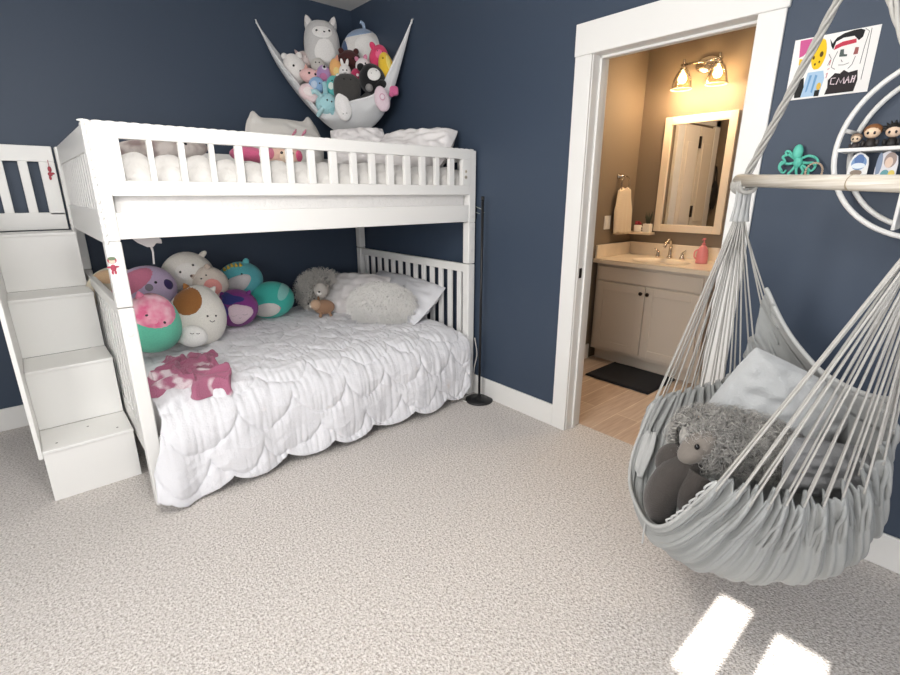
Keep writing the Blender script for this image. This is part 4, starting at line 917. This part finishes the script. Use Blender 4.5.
# ================================================================== BATHROOM
va = thing('vanity_cabinet', 'greige two door vanity cabinet under the cream countertop in the bathroom', 'vanity', (1.54, -2.02, 0))
V0, V1, VF = -2.472, -1.575, 1.275
MB().box(VF, BX-.002, V0, V1, .105, .835).box(VF+.07, BX-.002, V0, V1, 0, .105).build('carcass', M_vanity, va, bevel=.002)
MB().box(VF-.02, VF, V0+.04, V1-.025, .702, .815).build('drawer_front', M_vanity, va, bevel=.004)
for (a, b, kx) in ((-2.018, V1-.025, -1.994), (V0+.04, -2.024, -2.048)):
    mb = MB().box(VF-.014, VF, a, b, .135, .690)
    s_ = .062
    mb.box(VF-.021, VF-.012, a, a+s_, .135, .690).box(VF-.021, VF-.012, b-s_, b, .135, .690).box(VF-.021, VF-.012, a+s_, b-s_, .135, .135+s_).box(VF-.021, VF-.012, a+s_, b-s_, .690-s_, .690)
    d = mb.build('door', M_vanity, va, bevel=.003)
    MB().lathe([(.006, 0), (.006, -.012), (.014, -.018), (.015, -.025), (.008, -.03), (.001, -.031)], (VF-.021, kx, .640), 16, 'x').build('knob', M_bronze, d, smooth=True)
ct = thing('countertop', 'cream bathroom countertop with oval sink and backsplash', 'countertop', (1.52, -2.02, .837))
SKX, SKY = 1.50, -1.99
def top_fn(u, v):                               # top surface with an oval basin
    x = 1.24+(BX-1.24-.002)*v; y = -2.49+(BY-.004+2.49)*u
    r = math.hypot((x-SKX)/.15, (y-SKY)/.21)
    return Vector((x, y, .87-(.11*(1-r*r)**.5 if r < 1 else 0)-(.004*max(0, 1-abs(r-1.03)/.05))))
MB().box(1.24, 1.272, -2.49, BY-.004, .837, .869).box(BX-.03, BX-.002, -2.49, BY-.004, .837, .869).box(1.272, BX-.03, -2.49, -2.45, .837, .869).box(1.272, BX-.03, -1.60, BY-.004, .837, .869).build('slab', M_counter, ct)
MB().grid(top_fn, 90, 60).build('basin', M_counter, ct, smooth=True)
MB().box(BX-.022, BX-.002, -2.49, BY-.004, .87, .975).box(1.26, BX-.022, BY-.024, BY-.004, .87, .975).build('backsplash', M_counter, ct, bevel=.003)
fa = thing('faucet', 'brushed nickel faucet with two lever handles behind the sink', 'faucet', (1.70, SKY+.02, .87))
fy = SKY+.02
MB().lathe([(.001, 0), (.024, 0), (.022, .012), (.014, .03), (.013, .10), (.001, .105)], (1.70, fy, .87), 18).tube(bez([(1.70, fy, .95), (1.685, fy, 1.01), (1.645, fy, 1.02), (1.60, fy, .985), (1.588, fy, .965)], 6), .011, 10).build('spout', M_chrome, fa, smooth=True)
for s_ in (-1, 1):
    h = MB().lathe([(.001, 0), (.022, 0), (.019, .012), (.013, .03), (.012, .05), (.001, .054)], (1.70, fy+.10*s_, .87), 16).build('handle', M_chrome, fa, smooth=True)
    MB().tube([(1.70, fy+.10*s_, .922), (1.685, fy+.128*s_, .942)], [.007, .005], 8).build('lever', M_chrome, h, smooth=True)
so = at(703, 256, 'z', .87); so = Vector((1.60, at(703, 250, 'x', 1.60).y, .87))
sb = thing('soap_bottle', 'pink soap bottle with side handle right of the faucet', 'soap bottle', so)
mp_ = mat('pink_translucent_plastic', '#E08A8E', .3)
MB().lathe([(.001, 0), (.040, 0), (.043, .01), (.042, .06), (.036, .10), (.024, .125), (.013, .135), (.001, .136)], so, 24).build('bottle', mp_, sb, smooth=True)
MB().lathe([(.012, .13), (.013, .15), (.005, .155), (.005, .175), (.011, .178), (.011, .188), (.001, .19)], so, 14).tube([so+Vector((0, 0, .182)), so+Vector((-.035, 0, .178))], .005, 8).build('pump', mat('pink_pump', '#DA7A80', .4), sb, smooth=True)
MB().tube(bez([so+RT*-.036+Vector((0, 0, .03)), so+RT*-.06+Vector((0, 0, .05)), so+RT*-.058+Vector((0, 0, .09)), so+RT*-.03+Vector((0, 0, .105))], 6), .006, 8).build('side_handle', mp_, sb, smooth=True)
mi = thing('wall_mirror', 'rectangular mirror in a wide cream frame above the bathroom sink', 'mirror', (BX-.02, -2.03, 1.08))
my0, my1, mz0, mz1, mw = -2.302, -1.765, 1.076, 1.957, .058
MB().box(BX-.028, BX-.002, my0, my0+mw, mz0, mz1).box(BX-.028, BX-.002, my1-mw, my1, mz0, mz1).box(BX-.028, BX-.002, my0+mw, my1-mw, mz0, mz0+mw).box(BX-.028, BX-.002, my0+mw, my1-mw, mz1-mw, mz1).build('frame', mat('cream_frame', '#E3D3BC', .5), mi, bevel=.004)
MB().box(BX-.014, BX-.008, my0+mw-.004, my1-mw+.004, mz0+mw-.004, mz1-mw+.004).build('mirror_glass', M_mirror, mi)
sl = prop(MB().box(1.69, BX-.002, -1.775, BY-.002, 1.045, 1.065).build('wall_shelf', mat('cream_frame', '#E3D3BC', .5), None, bevel=.003), 'small cream ledge shelf in the bathroom corner left of the mirror', 'shelf')
pc = at(647.5, 228, 'x', 1.745); pc.z = 1.065
pt = thing('potted_plant', 'small square white pot with a dark sprig on the ledge beside the mirror', 'plant', pc)
MB().prism([(pc.x-.030, pc.y-.030), (pc.x+.030, pc.y-.030), (pc.x+.030, pc.y+.030), (pc.x-.030, pc.y+.030)], 'z', 1.065, 1.135).build('pot', mat('white_ceramic', '#EEE9E0', .3), pt, bevel=.005)
mb = MB()
for i in range(14):
    a = i*2.4; mb.tube([pc+Vector((.01*cos(a), .01*sin(a), .06)), pc+Vector((.016*cos(a), .016*sin(a), .10)), pc+Vector((.03*cos(a), .03*sin(a), .13+.02*(i % 3)))], [.002, .007, .001], 6, flat=.4)
mb.build('leaves', mat('dark_leaf', '#3B4136', .7), pt, smooth=True)
mc = at(637.5, 229, 'x', 1.735); mc.z = 1.065
mu = thing('mug', 'pale mug with small red flowers on the ledge beside the towel', 'mug', mc)
MB().lathe([(.001, 0), (.026, 0), (.030, .006), (.031, .055), (.027, .055), (.026, .01), (.001, .008)], mc, 22).build('cup', mat('white_ceramic', '#EEE9E0', .3), mu, smooth=True)
MB().tube([mc+RT*(.030+.016*sin(PI*i/8))+Vector((0, 0, .012+.034*i/8)) for i in range(9)], .004, 8).build('handle', mat('white_ceramic', '#EEE9E0', .3), mu, smooth=True)
mb = MB()
for i in range(5): mb.ell(mc+Vector((.016*cos(i*1.3), .018*sin(i*1.3), .068+.012*(i % 2))), (.012, .012, .010), 10, 8)
mb.build('flowers', mat('red_petals', '#9E3440', .7), mu, smooth=True)
tr = thing('towel_ring', 'nickel towel ring on the bathroom wall left of the mirror', 'towel ring', (1.52, BY-.03, 1.50))
trc = Vector((1.545, BY-.05, 1.455))
MB().lathe([(.024, 0), (.024, -.008), (.010, -.016), (.009, -.05), (.001, -.052)], (1.515, BY, 1.515), 18, 'y').build('mount', M_chrome, tr, smooth=True)
MB().tube([trc+Vector((.062*cos(2*PI*i/28), 0, .062*sin(2*PI*i/28))) for i in range(28)], .005, 8, closed=True).build('ring', M_chrome, tr, smooth=True)
def towel(u, v):
    a = u*2*PI; top = 1.40; z = top-.345*v-.012*sin(a+.6)*v; w = .088+.037*min(v*2.2, 1)
    x = 1.555+w*cos(a)*(1+.06*sin(5*a))+.02*v; y = BY-.045+(.022+.008*v)*sin(a)+.006*sin(3*x*40)*v
    return Vector((x, min(y, BY-.004), z+(.03*(1-abs(cos(a))) if v < .02 else 0)))
tw = prop(MB().grid(towel, 60, 30, wrap=True).build('hand_towel', mat('cream_terry', '#E8D8C0', .95, .6, 160, sheen=.2), None, smooth=True, solid=.006), 'cream hand towel hanging from the nickel towel ring', 'towel')
sw = thing('light_switch', 'white double rocker switch plate on the bathroom wall below the towel', 'light switch', (1.40, BY, 1.10))
MB().box(1.355, 1.445, BY-.007, BY, 1.095, 1.205).build('plate', M_white, sw, bevel=.003)
for x in (1.368, 1.405): MB().box(x, x+.027, BY-.011, BY-.006, 1.118, 1.182).build('rocker', M_white, sw, bevel=.002)
vl = thing('vanity_light', 'two bulb nickel vanity light with clear glass shades above the bathroom mirror', 'wall lamp', (BX-.06, -2.035, 2.30))
LY = (-1.905, -2.155); LX = BX-.125
lz = 2.295
MB().lathe([(1, 0), (1, -.012), (.85, -.022)], (0, 0, 0), 32, 'x', Matrix.Diagonal((1, .085, .055))).build('x', M_chrome, None); bpy.data.objects.remove(bpy.data.objects['x'])
mb = MB().lathe([(1, 0), (1, -.012), (.85, -.022), (.01, -.024)], (0, 0, 0), 32, 'x', Matrix.Diagonal((1, .090, .058))); mb.v = [v+Vector((BX, -2.03, lz)) for v in mb.v]; mb.build('backplate', M_chrome, vl, smooth=True)
MB().tube([(BX-.02, -2.03, lz), (LX, -2.03, lz)], .010, 10).tube([(LX, LY[0]+.02, lz), (LX, LY[1]-.02, lz)], .008, 10).build('arm_bar', M_chrome, vl, smooth=True)
M_bulb = glow_mat('lit_bulb', '#FFD08F', 10)
for y in LY:
    MB().tube([(LX, y, lz+.035), (LX, y, lz-.02)], .009, 10).lathe([(.022, -.045), (.026, -.035), (.026, -.02), (.012, -.012), (.001, -.01)], (LX, y, lz), 18).build('socket', M_chrome, vl, smooth=True)
    MB().lathe([(.028, -.03), (.040, -.045), (.060, -.09), (.070, -.14), (.073, -.165), (.071, -.165), (.068, -.14), (.058, -.09), (.038, -.048), (.026, -.034)], (LX, y, lz), 28).build('glass_shade', M_glass, vl, smooth=True)
    MB().tube([(LX+.072*cos(2*PI*i/32), y+.072*sin(2*PI*i/32), lz-.165) for i in range(32)], .0022, 6, closed=True).build('shade_rim', mat('glass_rim', '#E6D9BE', .2), vl, smooth=True)
    MB().lathe([(.008, -.045), (.014, -.055), (.030, -.085), (.031, -.10), (.020, -.12), (.001, -.126)], (LX, y, lz), 18).build('bulb', M_bulb, vl, smooth=True)
    ld = bpy.data.lights.new('bulb_light', 'POINT'); ld.energy = 8.5; ld.color = (1, .69, .40); ld.shadow_soft_size = .03
    lo = bpy.data.objects.new('bulb_light', ld); C.objects.link(lo); lo.location = (LX-.05, y, lz-.20)
mt = MB(); 
def matf(u, v):
    x = .895+.43*u; y = -2.31+.53*v; e = min(u, 1-u, v, 1-v)
    return Vector((x+.006*nz((u, v, 0), 6), y, .0+.016*min(e/.03, 1)**.5+.002*nz((u, v, 0), 40)))
mo = prop(mt.grid(matf, 70, 70).build('bath_mat', mat('black_navy_mat', '#10121A', 1, .6, 180, sheen=.05), None, smooth=True), 'black bath mat on the wood look floor before the vanity', 'bath mat')
hk = thing('hanging_bag', 'black bag on a hook seen reflected in the bathroom mirror', 'bag', (.22, BY-.04, 1.3))
MB().ell((.215, BY-.045, 1.36), (.05, .035, .15), 18, 12).build('bag_body', mat('black_fabric', '#1A1819', .9), hk, smooth=True)
MB().tube(bez([(.18, BY-.045, 1.46), (.20, BY-.04, 1.60), (.22, BY-.03, 1.66), (.235, BY-.04, 1.60), (.25, BY-.045, 1.46)], 6), .006, 8).build('strap', mat('black_fabric', '#1A1819', .9), hk, smooth=True)
MB().tube([(.22, BY, 1.65), (.22, BY-.035, 1.645), (.22, BY-.045, 1.67)], .006, 8).build('hook', M_chrome, hk, smooth=True)

# ================================================================== LIGHT
w = bpy.data.worlds.new('World'); sc.world = w; w.use_nodes = True
w.node_tree.nodes['Background'].inputs['Color'].default_value = (.75, .87, 1, 1); w.node_tree.nodes['Background'].inputs['Strength'].default_value = .6
def area(name, loc, rot, sx, sy, e, col):
    d = bpy.data.lights.new(name, 'AREA'); d.shape = 'RECTANGLE'; d.size = sx; d.size_y = sy; d.energy = e; d.color = col
    o = bpy.data.objects.new(name, d); C.objects.link(o); o.location = loc; o.rotation_euler = rot; return o
area('daylight_window_left', (XL+.03, (wy0+wy1)/2, (wz0+wz1)/2), (0, -PI/2, 0), wz1-wz0, wy1-wy0, 54, (1, .98, .96))
area('fill_window_front', ((vx0+vx1)/2, YF-.03, (wz0+wz1)/2), (PI/2, 0, 0), vx1-vx0, wz1-wz0, 28, (.98, .98, 1))  # added fill from behind the camera, lifts the lower bunk
# unseen pendant added as fill to brighten the ceiling and corner toys
cl = thing('fill_pendant', 'added unseen white globe pendant giving fill light below the bedroom ceiling', 'added fill lamp', (-2.05, -2.7, H-.62))
MB().lathe([(.001, -.03), (.05, -.025), (.05, 0), (.001, 0)], (-2.05, -2.7, H), 24).tube([(-2.05, -2.7, H-.02), (-2.05, -2.7, H-.55)], .004, 8).build('cord', M_white, cl, smooth=True)
MB().ell((-2.05, -2.7, H-.60), .06, 24, 16).build('shade', glow_mat('fill_shade_glow', '#FFF6EA', 2.0), cl, smooth=True)
d = bpy.data.lights.new('pendant_fill_light', 'POINT'); d.energy = 44; d.color = (1, .97, .93); d.shadow_soft_size = .15
o = bpy.data.objects.new('pendant_fill_light', d); C.objects.link(o); o.location = (-2.05, -2.7, H-.74)
d = bpy.data.lights.new('bathroom_fill_light', 'AREA'); d.shape = 'DISK'; d.size = .3; d.energy = 9; d.color = (1, .80, .58)  # added warm fill without a fixture, supports the vanity bulbs
o = bpy.data.objects.new('bathroom_fill_light', d); C.objects.link(o); o.location = (.9, -2.6, H-.03)
d = bpy.data.lights.new('sun', 'SUN'); d.energy = 22; d.angle = .006; d.color = (1, .96, .9)
o = bpy.data.objects.new('sun', d); C.objects.link(o); dirv = Vector((1, .01, -tanE)); o.rotation_euler = dirv.to_track_quat('-Z', 'Y').to_euler()
